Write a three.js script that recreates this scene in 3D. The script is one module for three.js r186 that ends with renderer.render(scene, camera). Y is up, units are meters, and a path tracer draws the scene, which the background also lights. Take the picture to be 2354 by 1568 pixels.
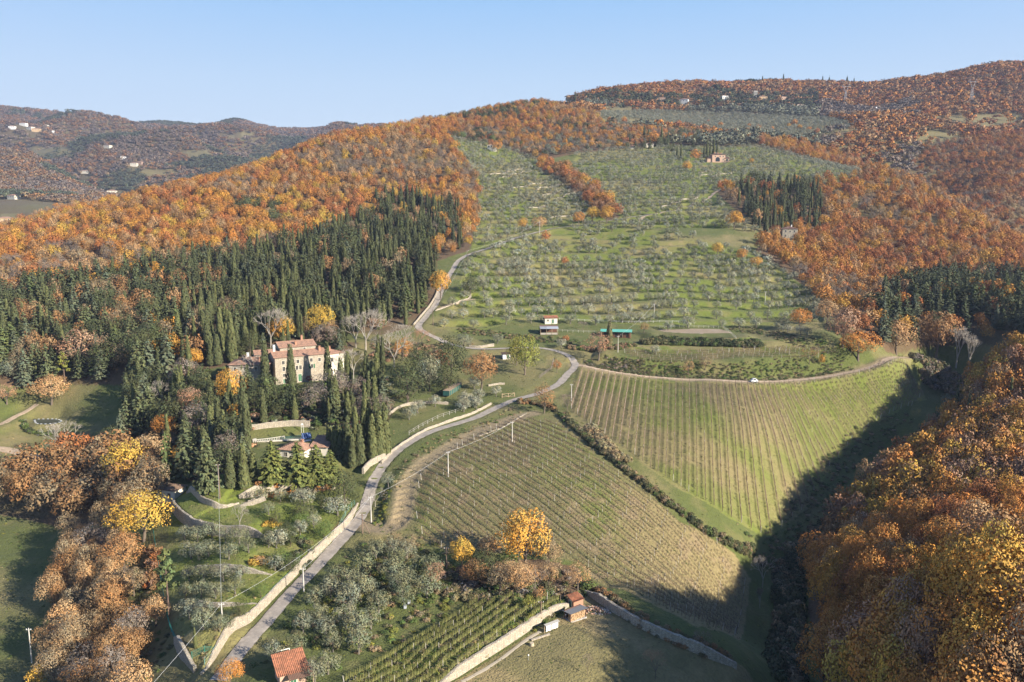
import * as THREE from 'three';
import { mergeGeometries } from 'three/addons/utils/BufferGeometryUtils.js';

// ---------------------------------------------------------------- camera, sky, sun, exposure
const EYE = 100, FOCAL = 1810, WIDE = 2353, TALL = 1568, PITCH = 9 * Math.PI / 180;
const scene = new THREE.Scene();
const camera = new THREE.PerspectiveCamera(2 * Math.atan(TALL / 2 / FOCAL) * 180 / Math.PI, WIDE / TALL, 1, 12000);
camera.position.set(0, EYE, 0);
camera.rotation.set(-PITCH, 0, 0);
const renderer = new THREE.WebGLRenderer({ antialias: true });
renderer.toneMapping = THREE.LinearToneMapping;
renderer.toneMappingExposure = 2.6;
renderer.shadowMap.enabled = true;

const SUN = new THREE.Vector3(0.785, 0.412, 0.472).normalize();
const sun = new THREE.DirectionalLight(new THREE.Color(1.0, 0.91, 0.76), 5);
sun.position.copy(SUN).multiplyScalar(900).add(new THREE.Vector3(0, 40, -350));
sun.target.position.set(0, 40, -350);
sun.castShadow = true;
Object.assign(sun.shadow.camera, { left: -700, right: 700, top: 700, bottom: -700, near: 1, far: 2500 });
sun.shadow.mapSize.set(4096, 4096);
scene.add(sun, sun.target);
sun.name = 'sun'; sun.target.name = 'sun_target';

{ // clear winter sky: one gradient from the horizon to the zenith, the same all the way round
  const W = 64, H = 512, data = new Float32Array(W * H * 4);
  const stops = [[-90, .30, .34, .36], [-1, .74, .84, .92], [0, .80, .92, 1.0], [4, .74, .88, 1.0], [9, .57, .78, .98], [15, .27, .585, .95], [25, .16, .37, .84], [50, .06, .18, .46], [90, .03, .10, .30]];
  for (let j = 0; j < H; j++) {
    const e = (j + .5) / H * 180 - 90;
    let k = 0; while (k < stops.length - 2 && e > stops[k + 1][0]) k++;
    const a = stops[k], b = stops[k + 1], t = Math.min(1, Math.max(0, (e - a[0]) / (b[0] - a[0])));
    for (let i = 0; i < W; i++) for (let c = 0; c < 4; c++) data[(j * W + i) * 4 + c] = c < 3 ? (a[c + 1] + (b[c + 1] - a[c + 1]) * t) / 2.6 : 1;
  }
  const sky = new THREE.DataTexture(data, W, H, THREE.RGBAFormat, THREE.FloatType);
  sky.mapping = THREE.EquirectangularReflectionMapping; sky.magFilter = THREE.LinearFilter; sky.needsUpdate = true;
  scene.background = sky; scene.environment = sky;
}
scene.fog = new THREE.FogExp2(new THREE.Color(.55, .66, 1), 0.000062);

// ---------------------------------------------------------------- helpers
const ORD = (() => { const a = ['', 'first', 'second', 'third', 'fourth', 'fifth', 'sixth', 'seventh', 'eighth', 'ninth', 'tenth', 'eleventh', 'twelfth', 'thirteenth', 'fourteenth', 'fifteenth', 'sixteenth', 'seventeenth', 'eighteenth', 'nineteenth'], t = { 2: ['twentieth', 'twenty'], 3: ['thirtieth', 'thirty'], 4: ['fortieth', 'forty'], 5: ['fiftieth', 'fifty'], 6: ['sixtieth', 'sixty'], 7: ['seventieth', 'seventy'], 8: ['eightieth', 'eighty'], 9: ['ninetieth', 'ninety'] }; return n => n < 20 ? a[n] : n % 10 ? `${t[Math.floor(n / 10)][1]}-${a[n % 10]}` : t[n / 10][0]; })();
function rng(seed) { let a = seed >>> 0; return () => { a = a + 0x6D2B79F5 | 0; let t = Math.imul(a ^ a >>> 15, 1 | a); t = t + Math.imul(t ^ t >>> 7, 61 | t) ^ t; return ((t ^ t >>> 14) >>> 0) / 4294967296; }; }
const lerp = (a, b, t) => a + (b - a) * t, clamp = (x, a, b) => x < a ? a : x > b ? b : x;
const smooth = (a, b, x) => { const t = clamp((x - a) / (b - a), 0, 1); return t * t * (3 - 2 * t); };
function hash2(i, j) { let h = Math.imul(i, 374761393) + Math.imul(j, 668265263) | 0; h = Math.imul(h ^ h >>> 13, 1274126177); return ((h ^ h >>> 16) >>> 0) / 4294967296; }
function noise2(x, y) { const i = Math.floor(x), j = Math.floor(y), u = x - i, v = y - j, a = u * u * (3 - 2 * u), b = v * v * (3 - 2 * v); return lerp(lerp(hash2(i, j), hash2(i + 1, j), a), lerp(hash2(i, j + 1), hash2(i + 1, j + 1), a), b); }
const fbm = (x, y, n = 4) => { let s = 0, w = .5, t = 0; for (let k = 0; k < n; k++) { s += w * noise2(x, y); t += w; w *= .5; x = x * 2.03 + 17.3; y = y * 2.03 - 9.1; } return s / t; };
function inside(poly, x, y) { let c = false; for (let i = 0, j = poly.length - 1; i < poly.length; j = i++) { const [a, b] = poly[i], [d, e] = poly[j]; if (b > y !== e > y && x < (d - a) * (y - b) / (e - b) + a) c = !c; } return c; }
function segDist(x, y, a, b) { const dx = b[0] - a[0], dy = b[1] - a[1], t = clamp(((x - a[0]) * dx + (y - a[1]) * dy) / (dx * dx + dy * dy || 1), 0, 1); return Math.hypot(x - a[0] - t * dx, y - a[1] - t * dy); }
function lineDist(line, x, y) { let d = 1e9; for (let i = 1; i < line.length; i++) d = Math.min(d, segDist(x, y, line[i - 1], line[i])); return d; }
function edgeDist(poly, x, y) { let d = 1e9; for (let i = 0, j = poly.length - 1; i < poly.length; j = i++) d = Math.min(d, segDist(x, y, poly[j], poly[i])); return d; }
const boxOf = (poly, pad = 0) => [Math.min(...poly.map(p => p[0])) - pad, Math.min(...poly.map(p => p[1])) - pad, Math.max(...poly.map(p => p[0])) + pad, Math.max(...poly.map(p => p[1])) + pad];
const CP = Math.cos(PITCH), SP = Math.sin(PITCH);
// a line of sight as (side step, climb) for each metre forward, from its place in a 2353 x 1568 view, and back
function sight(u, v) { const a = (u - WIDE / 2) / FOCAL, b = -(v - TALL / 2) / FOCAL, f = CP + b * SP; return [a / f, (b * CP - SP) / f]; }
function seen(x, y, d) { const h = y - EYE, f = d * CP - h * SP; return [WIDE / 2 + FOCAL * x / f, TALL / 2 - FOCAL * (h * CP + d * SP) / f]; }

// ---------------------------------------------------------------- terrain: thin-plate surface through surveyed spot heights
const spots = [];
// [view place u, v, metres ahead, height of what grows there]
for (const [u, v, d, t = 0] of [
  [600, 1440, 142], [480, 1560, 125], [850, 1150, 200], [1320, 830, 325], [1100, 960, 258], [1000, 1500, 134], [1400, 1540, 131], [1700, 1540, 140],
  [1780, 1480, 176], [1780, 1330, 207], [1900, 1180, 252], [2030, 1050, 306], [2150, 900, 372], [2120, 790, 385],
  [1350, 1340, 165], [1200, 1100, 208], [940, 1130, 200], [1500, 1200, 195], [1720, 1250, 206], [1550, 870, 318], [2050, 840, 345], [1750, 1000, 270],
  [1600, 765, 372], [1410, 770, 365], [1240, 760, 368], [1750, 700, 430], [1300, 640, 470], [1700, 600, 520], [1850, 650, 480], [1250, 530, 600], [1100, 560, 540],
  [1050, 660, 430], [985, 720, 385], [1500, 480, 660], [1780, 520, 620], [1500, 400, 820], [1150, 400, 800], [1150, 320, 980], [1400, 300, 1080], [1650, 370, 900],
  [1730, 410, 790], [1900, 380, 900], [1290, 240, 1230, 2], [1180, 237, 1150, 8], [1000, 268, 1020, 9], [760, 305, 880, 9], [600, 372, 770, 9], [400, 420, 690, 9], [200, 470, 640, 9],
  [0, 535, 590, 9], [900, 480, 600, 14], [500, 520, 510, 12], [200, 600, 450, 10], [0, 650, 410, 10], [600, 700, 385], [250, 760, 345], [0, 800, 330], [700, 885, 290],
  [850, 1000, 240], [450, 1000, 245], [200, 930, 300], [80, 960, 300], [30, 1060, 262], [200, 1150, 228], [50, 1300, 195], [200, 1450, 160], [50, 1540, 148], [330, 1500, 147],
  [400, 1250, 178], [560, 1180, 190], [450, 1420, 149], [750, 1300, 168],
  [2250, 740, 400], [1900, 540, 600, 9], [2000, 470, 680, 9], [2090, 393, 790, 10], [2250, 493, 700, 10], [2353, 553, 640, 10], [2300, 640, 500, 12], [2100, 610, 540, 12], [1950, 700, 440],
  [1750, 322, 1000, 9], [2250, 420, 1000, 9], [2300, 450, 900, 9], [2200, 330, 1150, 8], [2250, 290, 1300], [2000, 300, 1200], [2050, 250, 1500, 8], [2350, 250, 1450, 8], [2300, 148, 1750, 8], [2353, 145, 1750, 8],
  [2150, 172, 1850, 8], [2000, 193, 2000, 8], [1700, 190, 2100, 8], [1400, 218, 2000, 8], [1320, 234, 1700, 2], [1500, 260, 1500], [1700, 250, 1650], [1450, 280, 1280], [1650, 300, 1200],
  [0, 252, 3600, 8], [200, 272, 3800, 8], [300, 290, 4000, 8], [380, 279, 4100, 8], [470, 287, 4150, 8], [550, 275, 4200, 8], [620, 291, 4200, 8], [740, 301, 4300, 8], [100, 350, 2700], [300, 400, 2200], [500, 380, 2900], [650, 330, 3400],
  [150, 430, 1800], [20, 460, 1350], [250, 440, 1900], [30, 520, 1050], [100, 480, 1150], [420, 330, 3300], [180, 320, 3100],
]) { const [s, c] = sight(u, v); spots.push([s, Math.log(d), c * d - t]); }
// [side step, metres ahead, height against the camera]
for (const [s, d, h] of [
  [.383, 190, -98], [.43, 185, -95], [.516, 250, -88], [.65, 285, -77], [.65, 220, -82], [.5, 185, -90], [.65, 170, -81], [.65, 150, -79], [.65, 130, -68], [.6, 118, -69], [.55, 130, -77], [.46, 140, -93], [.36, 130, -101], [.3, 110, -98], [.95, 140, -77], [1, 110, -70], [1.4, 100, -70], [.9, 200, -80], [.9, 280, -70], [1.5, 130, -74], [2, 90, -68], [1.2, 80, -68], [.8, 95, -70], [.5, 95, -86], [.65, 330, -62], [.8, 380, -56],
  [-.4, 1000, -5], [-.55, 900, -28], [-.25, 1150, 36], [-.25, 1700, 30], [-.1, 1600, 60], [-.1, 2500, 80], [0, 2500, 120], [.15, 2600, 220], [.4, 2600, 260], [.65, 2500, 280], [.4, 6000, 100], [-.2, 6000, 250], [.6, 6000, 120], [-.6, 6000, 350], [-.17, 4300, 420], [-.05, 4300, 300],
  [-1, 200, -88], [-1, 400, -58], [-1, 800, -10], [-1, 2000, 90], [-1, 4000, 420], [1.2, 400, -40], [1.2, 800, 30], [1.2, 2000, 300], [1.2, 5000, 200], [.62, 850, -30], [.52, 1000, 8],
  [0, 60, -82], [-.6, 60, -90], [.5, 60, -98], [-1, 60, -92], [1.2, 50, -66], [2, 50, -66], [0, 20, -82], [-1, 20, -90], [2, 20, -60],
]) spots.push([s, Math.log(d), h]);
const TPS = (() => {
  const n = spots.length, N = n + 3, A = [], K = 1.4, phi = r2 => r2 > 0 ? r2 * Math.log(r2) : 0;
  const P = spots.map(([s, l]) => [s * K, l]);
  for (let i = 0; i < N; i++) A.push(new Float64Array(N + 1));
  for (let i = 0; i < n; i++) {
    for (let j = 0; j < n; j++) A[i][j] = phi((P[i][0] - P[j][0]) ** 2 + (P[i][1] - P[j][1]) ** 2);
    A[i][i] += 0.0006;
    A[i][n] = A[n][i] = 1; A[i][n + 1] = A[n + 1][i] = P[i][0]; A[i][n + 2] = A[n + 2][i] = P[i][1]; A[i][N] = spots[i][2] / Math.exp(P[i][1]);   // as climb for each metre ahead
  }
  for (let c = 0; c < N; c++) {
    let p = c; for (let r = c + 1; r < N; r++) if (Math.abs(A[r][c]) > Math.abs(A[p][c])) p = r;
    [A[c], A[p]] = [A[p], A[c]];
    for (let r = c + 1; r < N; r++) { const f = A[r][c] / A[c][c]; if (f) for (let k = c; k <= N; k++) A[r][k] -= f * A[c][k]; }
  }
  const w = new Float64Array(N);
  for (let r = N - 1; r >= 0; r--) { let s = A[r][N]; for (let k = r + 1; k < N; k++) s -= A[r][k] * w[k]; w[r] = s / A[r][r]; }
  return (s, d) => { const l = Math.log(d); s *= K; let y = w[n] + w[n + 1] * s + w[n + 2] * l; for (let i = 0; i < n; i++) { const a = s - P[i][0], b = l - P[i][1]; y += w[i] * phi(a * a + b * b); } return y * d; };
})();
// fan-shaped survey grid: columns by side step for each metre ahead, rows by distance
const cols = [], rows = [];
for (let s = -1.3; s < -.72; s += .02) cols.push(s);
for (let i = 0; i <= 660; i++) cols.push(-.72 + 1.46 * i / 660);
for (let s = .76; s <= 2.3; s += .02) cols.push(s);
const stretch = (a, b, n) => { for (let i = 0; i < n; i++) rows.push(a * (b / a) ** (i / n)); };
stretch(20, 55, 8); stretch(55, 112, 40); stretch(112, 520, 500); stretch(520, 1300, 220); stretch(1300, 6500, 120); rows.push(6500);
const NC = cols.length, NR = rows.length, ground = new Float32Array(NC * NR);
const seek = (a, x) => { let lo = 0, hi = a.length - 2; while (lo < hi) { const m = lo + hi + 1 >> 1; if (a[m] <= x) lo = m; else hi = m - 1; } return lo; };
for (let r = 0; r < NR; r++) for (let c = 0; c < NC; c++) ground[r * NC + c] = EYE + TPS(cols[c], rows[r]);
function heightAt(x, z) {
  const d = clamp(-z, 20, 6499), s = clamp(x / d, -1.299, 2.279), c = seek(cols, s), r = seek(rows, d), a = (s - cols[c]) / (cols[c + 1] - cols[c]), b = (d - rows[r]) / (rows[r + 1] - rows[r]), k = r * NC + c;
  return lerp(lerp(ground[k], ground[k + 1], a), lerp(ground[k + NC], ground[k + NC + 1], a), b);
}
// the spot on the ground that a line of sight first meets
function spot(u, v, from = 60) {
  const [s, c] = sight(u, v);
  let d = from, last = from;
  for (; d < 6000; d *= 1.004) { if (EYE + c * d < heightAt(s * d, -d)) break; last = d; }
  for (let k = 0, lo = last, hi = d; k < 12; k++) { const m = (lo + hi) / 2; if (EYE + c * m < heightAt(s * m, -m)) hi = m; else lo = m; d = hi; }
  return [s * d, -d];
}
const place = (u, v, from) => { const [x, z] = spot(u, v, from); return new THREE.Vector3(x, heightAt(x, z), z); };

// ---------------------------------------------------------------- lines and areas of the place, on the ground in metres
const onGround = list => list.map(([u, v]) => spot(u, v));
function curve(list, step) {   // smooth line through ground points, resampled every step metres
  const c = new THREE.CatmullRomCurve3(list.map(([x, z]) => new THREE.Vector3(x, 0, z)), false, 'centripetal');
  const n = Math.max(2, Math.ceil(c.getLength() / step)); return c.getSpacedPoints(n).map(p => [p.x, p.z]);
}
const LANE = curve(onGround([[500, 1568], [560, 1490], [620, 1420], [700, 1330], [765, 1262], [815, 1207], [840, 1165], [852, 1120], [872, 1080], [902, 1046], [950, 1012], [1010, 987], [1060, 971], [1100, 957], [1130, 942], [1180, 920], [1230, 907], [1278, 886], [1305, 860], [1322, 838], [1310, 822], [1270, 808], [1225, 802], [1170, 801], [1110, 803], [1060, 797], [1005, 778], [962, 752], [978, 728], [1002, 696], [1015, 664], [1037, 625], [1062, 592], [1120, 571], [1190, 546], [1260, 528], [1330, 518], [1420, 504], [1500, 492]]), 3);
const TRACKS = [
  [curve(onGround([[838, 1208], [880, 1216], [915, 1200], [928, 1150], [938, 1105], [975, 1062], [1040, 1022], [1110, 988], [1180, 962], [1225, 950]]), 3), 3.4],
  [curve(onGround([[1326, 838], [1355, 846], [1420, 858], [1550, 872], [1700, 877], [1830, 873], [1930, 860], [1990, 846], [2030, 830], [2090, 824], [2150, 830]]), 3), 3.4],
  [curve(onGround([[1470, 502], [1560, 476], [1620, 458], [1650, 438], [1690, 420], [1738, 404]]), 3), 3],
  [curve(onGround([[-120, 1020], [0, 1032], [50, 1042], [90, 1060], [110, 1075]]), 3), 5],
  [curve(onGround([[-100, 1000], [0, 976], [40, 955], [85, 930]]), 3), 2.5],
  [curve(onGround([[1090, 681], [1040, 698], [1005, 712]]), 3), 2.6],
];
const AREA = {};
for (const [name, list] of Object.entries({
  lower_vines: [[945, 1160], [965, 1090], [1060, 1020], [1190, 962], [1285, 975], [1400, 1080], [1560, 1200], [1690, 1275], [1725, 1330], [1700, 1470], [1600, 1460], [1375, 1345], [1330, 1295], [1190, 1275], [1030, 1270], [970, 1240]],
  upper_vines: [[1308, 890], [1340, 849], [1420, 864], [1550, 879], [1700, 884], [1830, 880], [1930, 868], [1995, 853], [2050, 838], [2105, 842], [2130, 920], [2060, 950], [2000, 975], [1940, 1035], [1880, 1120], [1830, 1190], [1765, 1235], [1680, 1195], [1560, 1125], [1480, 1070], [1390, 1000], [1312, 945]],
  strip_vines: [[1425, 806], [1560, 798], [1880, 796], [1950, 812], [1850, 828], [1600, 832], [1450, 822]],
  arena: [[1513, 756], [1655, 756], [1684, 778], [1610, 779], [1528, 770]],
  lawn: [[1040, 1568], [1150, 1500], [1300, 1412], [1350, 1368], [1480, 1445], [1620, 1505], [1720, 1545], [1760, 1640], [900, 1660]],
  plot: [[800, 1568], [860, 1525], [1080, 1385], [1160, 1390], [1290, 1395], [1255, 1425], [1140, 1495], [1020, 1568], [960, 1620], [760, 1600]],
  garden: [[395, 1150], [560, 1110], [800, 1130], [818, 1170], [700, 1300], [590, 1410], [470, 1540], [400, 1470], [380, 1300]],
})) AREA[name] = onGround(list);

// ---------------------------------------------------------------- shaping the ground: level lanes, banks, terraces
function near(box, x, z) { return x > box[0] && z > box[1] && x < box[2] && z < box[3]; }
function reshape(box, f) { for (let r = 0; r < NR; r++) { const d = rows[r]; if (-d < box[1] || -d > box[3]) continue; for (let c = 0; c < NC; c++) { const x = cols[c] * d; if (x > box[0] && x < box[2]) { const k = r * NC + c; ground[k] = f(x, -d, ground[k]); } } } }
for (const [line, wide] of [[LANE, 3.4], ...TRACKS]) for (let from = 0; from < line.length - 1; from += 12) {
  const part = line.slice(Math.max(0, from - 4), from + 17), level = part.map(([x, z]) => heightAt(x, z)), box = boxOf(part.slice(0), 7), own = line.slice(from, from + 13), ob = boxOf(own, 7);
  const done = new Map();
  reshape(ob, (x, z, h) => {
    let best = 1e9, at = 0, which = 0;
    for (let i = 1; i < part.length; i++) { const a = part[i - 1], b = part[i], dx = b[0] - a[0], dz = b[1] - a[1], t = clamp(((x - a[0]) * dx + (z - a[1]) * dz) / (dx * dx + dz * dz), 0, 1), q = Math.hypot(x - a[0] - t * dx, z - a[1] - t * dz); if (q < best) { best = q; at = lerp(level[i - 1], level[i], t); which = i; } }
    return best > 6.5 ? h : lerp(at, h, smooth(wide * .62, 6.5, best));
  });
}
// a bank or a wall: the ground left of the line (walking along it) stands higher
function bank(list, rise, ramp, fall, world = false) {
  const line = curve(world ? list : onGround(list), 2), n = line.length;
  reshape(boxOf(line, fall + 2), (x, z, h) => {
    let best = 1e9, side = 0, at = 0;
    for (let i = 1; i < n; i++) { const a = line[i - 1], b = line[i], dx = b[0] - a[0], dz = b[1] - a[1], t = clamp(((x - a[0]) * dx + (z - a[1]) * dz) / (dx * dx + dz * dz), 0, 1), q = Math.hypot(x - a[0] - t * dx, z - a[1] - t * dz); if (q < best) { best = q; side = (x - a[0]) * dz - (z - a[1]) * dx; at = i + t; } }
    if (side < 0 || best > fall) return h;
    const ends = smooth(0, 4, at * 1) * smooth(0, 4, n - at);
    return h + rise * smooth(0, ramp, best) * (1 - smooth(fall * .4, fall, best)) * ends;
  });
  return line;
}
function flatten(poly, blend, level) { const b = boxOf(poly, blend); const y = level ?? poly.reduce((s, [x, z]) => s + heightAt(x, z), 0) / poly.length; reshape(b, (x, z, h) => { const i = inside(poly, x, z), e = edgeDist(poly, x, z); return i ? y : e < blend ? lerp(y, h, smooth(0, blend, e)) : h; }); return y; }
const LINE = {};
LINE.lane_wall = bank([[462, 1552], [515, 1488], [596, 1408], [688, 1312], [757, 1247], [800, 1203], [822, 1158]], 1.9, .5, 26);
LINE.lawn_wall = bank([[393, 1158], [408, 1190], [440, 1215], [490, 1228], [560, 1233], [625, 1240]], 2.4, .5, 24);
LINE.terrace_wall = bank([[420, 1318], [520, 1314], [625, 1320]], 1.4, .5, 14);
LINE.low_wall = bank([[425, 1404], [500, 1398], [590, 1392]], .8, .5, 9);
LINE.corner_wall = bank([[403, 1478], [420, 1512], [448, 1542]], 2.4, .5, 14);
LINE.upper_wall = bank([[430, 1135], [470, 1160], [510, 1168], [548, 1158]], 1.1, .5, 12);
LINE.hedge_wall = bank([[548, 1146], [600, 1140], [700, 1132], [770, 1124]], 2.4, .6, 24);
LINE.vine_bank = bank([[1352, 836], [1420, 849], [1550, 862], [1700, 867], [1840, 862], [1940, 846], [2000, 828]], 3.6, 7, 42);
LINE.arena_bank = bank([[1490, 792], [1580, 794], [1680, 796], [1760, 800]], 2.2, 4, 30);
LINE.plot_wall = bank([[1010, 1575], [1130, 1502], [1240, 1434], [1318, 1386]], 1.6, .5, 16);
LINE.field_wall = bank([[1345, 1362], [1480, 1446], [1620, 1507], [1692, 1535]], 1.5, .6, 18);
flatten(AREA.arena, 4);
const VILLA_YARD = onGround([[545, 890], [640, 900], [760, 895], [815, 860], [800, 830], [560, 845]]);
const villaLevel = flatten(VILLA_YARD, 9, heightAt(...spot(680, 890)) - .3);
const POOL_YARD = onGround([[570, 1030], [600, 1075], [770, 1065], [770, 1010], [700, 992], [590, 1003]]);
const poolLevel = flatten(POOL_YARD, 6, heightAt(...spot(660, 1030)));
const LEFT_POOL = onGround([[78, 962], [128, 956], [140, 966], [125, 980], [88, 986]]);
const leftPoolLevel = flatten(LEFT_POOL, 5);
const preTerrace = ground.slice();
const terracePhase = (x, z, h, st) => (h + 1.1 * fbm(x / 45, -z / 45, 2) * st) / st;
// olive terraces: level shelves and short grassy risers that follow the contours
const GROVE = [
  { view: [[1080, 590], [1240, 528], [1420, 512], [1640, 556], [1760, 600], [1890, 690], [1900, 750], [1700, 752], [1500, 750], [1300, 735], [1180, 740], [1070, 770], [1000, 752], [1045, 690], [1060, 640]], near: 340, far: 660, step: 2.9 },
  { view: [[1085, 575], [1092, 410], [1045, 345], [1020, 322], [1130, 330], [1240, 372], [1300, 402], [1380, 470], [1420, 508], [1240, 526]], near: 520, far: 1010, step: 3.4 },
  { view: [[1300, 392], [1330, 352], [1500, 335], [1640, 345], [1760, 332], [1900, 372], [1985, 402], [1850, 420], [1720, 425], [1640, 445], [1660, 480], [1720, 520], [1740, 560], [1640, 556], [1420, 512], [1380, 470]], near: 600, far: 1060, step: 3.4 },
  { view: [[1345, 262], [1500, 256], [1700, 262], [1920, 275], [1965, 292], [1850, 325], [1700, 312], [1560, 298], [1430, 292]], near: 1080, far: 1650, step: 3 },
];
const groveAt = (u, v, d) => GROVE.findIndex(g => d > g.near && d < g.far && inside(g.view, u, v));
for (let r = 0; r < NR; r++) { const d = rows[r]; if (d < 330 || d > 1060) continue; for (let c = 0; c < NC; c++) {
  const k = r * NC + c, x = cols[c] * d, h = ground[k], [u, v] = seen(x, h, d), g = groveAt(u, v, d); if (g < 0 || g > 2) continue;
  const st = GROVE[g].step, q = terracePhase(x, -d, h, st), f = q - Math.floor(q), shaped = f < .76 ? f * .14 : .1064 + (f - .76) / .24 * .8936;
  const keep = smooth(0, 14, edgeDist(GROVE[g].view, u, v)) * (lineDist(LANE, x, -d) > 6 ? 1 : 0);
  ground[k] = h + (shaped - f) * st * keep;
} }
// small unevenness everywhere but on the lanes
for (let r = 0; r < NR; r++) for (let c = 0; c < NC; c++) { const d = rows[r], x = cols[c] * d; ground[r * NC + c] += (fbm(x / 9, d / 9, 3) - .5) * .7 + (d > 900 ? (fbm(x / 160, d / 160, 4) - .5) * Math.min(60, (d - 900) * .03) : 0) + (d > 1500 && x < 0 ? (Math.abs(fbm(x / 620 + 4, d / 620, 3) - .5) * 2 - .3) * 260 * smooth(1500, 2300, d) * smooth(292, 350, seen(x, ground[r * NC + c], d)[1]) * smooth(470, 420, seen(x, ground[r * NC + c], d)[1]) : 0); }
for (const [line, wide] of [[LANE, 3.4], ...TRACKS.slice(0, 2)]) { const lv = line.map(([x, z]) => heightAt(x, z)); const b = boxOf(line, 3); reshape(b, (x, z, h) => { for (let i = 1; i < line.length; i++) { const a = line[i - 1], e = line[i]; if (Math.abs(x - a[0]) > 6 || Math.abs(z - a[1]) > 6) continue; const q = segDist(x, z, a, e); if (q < wide * .7) return lerp((lv[i - 1] + lv[i]) / 2, h, smooth(wide * .5, wide * .7, q)); } return h; }); }

// ---------------------------------------------------------------- what grows where
const WOOD = {
  left_hill: [[-500, 600], [0, 522], [200, 462], [400, 412], [600, 362], [760, 298], [1000, 260], [1180, 228], [1240, 240], [1360, 264], [1400, 290], [1330, 308], [1240, 306], [1100, 302], [1020, 312], [1045, 345], [1095, 410], [1100, 480], [1080, 575], [1005, 600], [985, 540], [880, 500], [760, 545], [600, 590], [400, 620], [200, 665], [0, 700], [-500, 760]],
  cypress_hill: [[-60, 720], [0, 700], [200, 665], [400, 615], [600, 585], [760, 540], [880, 495], [985, 540], [1005, 610], [1000, 690], [950, 750], [880, 770], [800, 765], [560, 810], [480, 850], [330, 880], [270, 885], [150, 885], [60, 890], [-60, 880]],
  right_hill: [[1740, 322], [1900, 335], [2090, 385], [2250, 480], [2360, 545], [2900, 600], [2900, 900], [2353, 800], [2230, 790], [2110, 800], [2060, 815], [1990, 800], [1960, 745], [1900, 715], [1850, 660], [1800, 620], [1735, 575], [1770, 545], [1720, 508], [1655, 452], [1648, 436], [1690, 430], [1860, 424], [1960, 415], [1985, 398], [1850, 365], [1740, 335]],
  gully: [[1238, 370], [1300, 390], [1388, 452], [1425, 500], [1395, 508], [1335, 458], [1285, 416], [1238, 390]],
  band: [[1370, 285], [1500, 300], [1700, 312], [1560, 330], [1330, 352], [1240, 370], [1130, 328], [1050, 318], [1030, 305], [1240, 306]],
  spur: [[1900, 1800], [1880, 1500], [1855, 1400], [1875, 1285], [1995, 1155], [2125, 1030], [2240, 890], [2300, 795], [3400, 800], [9000, 1800]],
  left_low: [[150, 1240], [210, 1215], [270, 1210], [285, 1300], [300, 1440], [310, 1640], [110, 1640], [105, 1480], [125, 1330]],
  left_shade: [[-40, 1120], [70, 1105], [140, 1085], [230, 1050], [320, 1055], [375, 1100], [385, 1140], [310, 1200], [150, 1215], [40, 1190], [-40, 1180]],
  park: [[470, 890], [560, 915], [640, 925], [740, 925], [800, 915], [890, 905], [905, 945], [880, 990], [800, 990], [740, 972], [600, 975], [560, 1000], [480, 1010], [440, 960]],
  clump: [[1035, 1305], [1100, 1290], [1240, 1285], [1330, 1305], [1345, 1345], [1300, 1372], [1180, 1372], [1045, 1345]],
  shrubbery: [[590, 1190], [700, 1160], [800, 1168], [775, 1212], [690, 1300], [640, 1335], [615, 1290], [640, 1250]],
  park_meadow: [[290, 880], [480, 880], [450, 960], [480, 1010], [400, 1010], [320, 1015], [285, 950]],
  park_west: [[400, 1000], [470, 1015], [560, 1040], [580, 1100], [520, 1120], [440, 1110], [390, 1080], [350, 1040]],
  park_back: [[470, 850], [560, 815], [640, 800], [760, 795], [800, 770], [840, 775], [800, 812], [560, 835]],
  behind_right: [[2090, 385], [2140, 330], [2353, 310], [2900, 300], [2900, 640], [2353, 545], [2250, 480]],
};
function woodAt(u, v, d, x) {
  if (d < 340) { if (inside(WOOD.spur, u, v)) return 'spur'; if (d < 260 && inside(WOOD.left_low, u, v)) return 'left_low'; if (d < 240 && inside(WOOD.clump, u, v)) return 'clump'; if (d < 240 && inside(WOOD.shrubbery, u, v)) return 'shrubbery'; if (d < 300 && (inside(WOOD.park, u, v) || inside(WOOD.park_meadow, u, v) || inside(WOOD.park_west, u, v))) return 'park'; if (d > 280 && d < 400 && inside(WOOD.park_back, u, v)) return 'park'; if (d < 290 && inside(WOOD.left_shade, u, v)) return 'left_shade'; }
  if (d > 290 && d < 640 && inside(WOOD.cypress_hill, u, v)) return 'cypress_hill';
  if (d > 400 && d < 1250 && inside(WOOD.left_hill, u, v)) return 'left_hill';
  if (d > 360 && d < 1080 && inside(WOOD.right_hill, u, v)) return 'right_hill';
  if (d > 620 && inside(WOOD.gully, u, v)) return 'gully';
  if (d > 850 && d < 1250 && inside(WOOD.band, u, v)) return 'band';
  if (d > 780 && d < 1350 && inside(WOOD.behind_right, u, v)) return 'behind_right';
  return null;
}
const CLEAR = [[[1840, 290], [1960, 295], [1985, 310], [1900, 320], [1840, 305]], [[2110, 300], [2240, 312], [2180, 330], [2105, 320]], [[2140, 268], [2353, 262], [2353, 302], [2250, 298], [2150, 285]], [[1390, 242], [1480, 250], [1460, 268], [1380, 260]], [[1225, 234], [1320, 236], [1320, 250], [1250, 246]],
  [[1440, 275], [1560, 282], [1540, 296], [1450, 290]], [[330, 430], [400, 438], [430, 445], [380, 452], [330, 442]], [[400, 350], [470, 345], [520, 355], [440, 365]], [[490, 310], [560, 306], [600, 312], [520, 322]], [[60, 340], [150, 335], [170, 360], [80, 365]], [[310, 395], [390, 390], [420, 402], [330, 408]], [[0, 492], [40, 490], [70, 505], [50, 518], [0, 518]]];
const clearAt = (u, v, d) => d > 1000 && CLEAR.some(p => inside(p, u, v));
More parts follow.
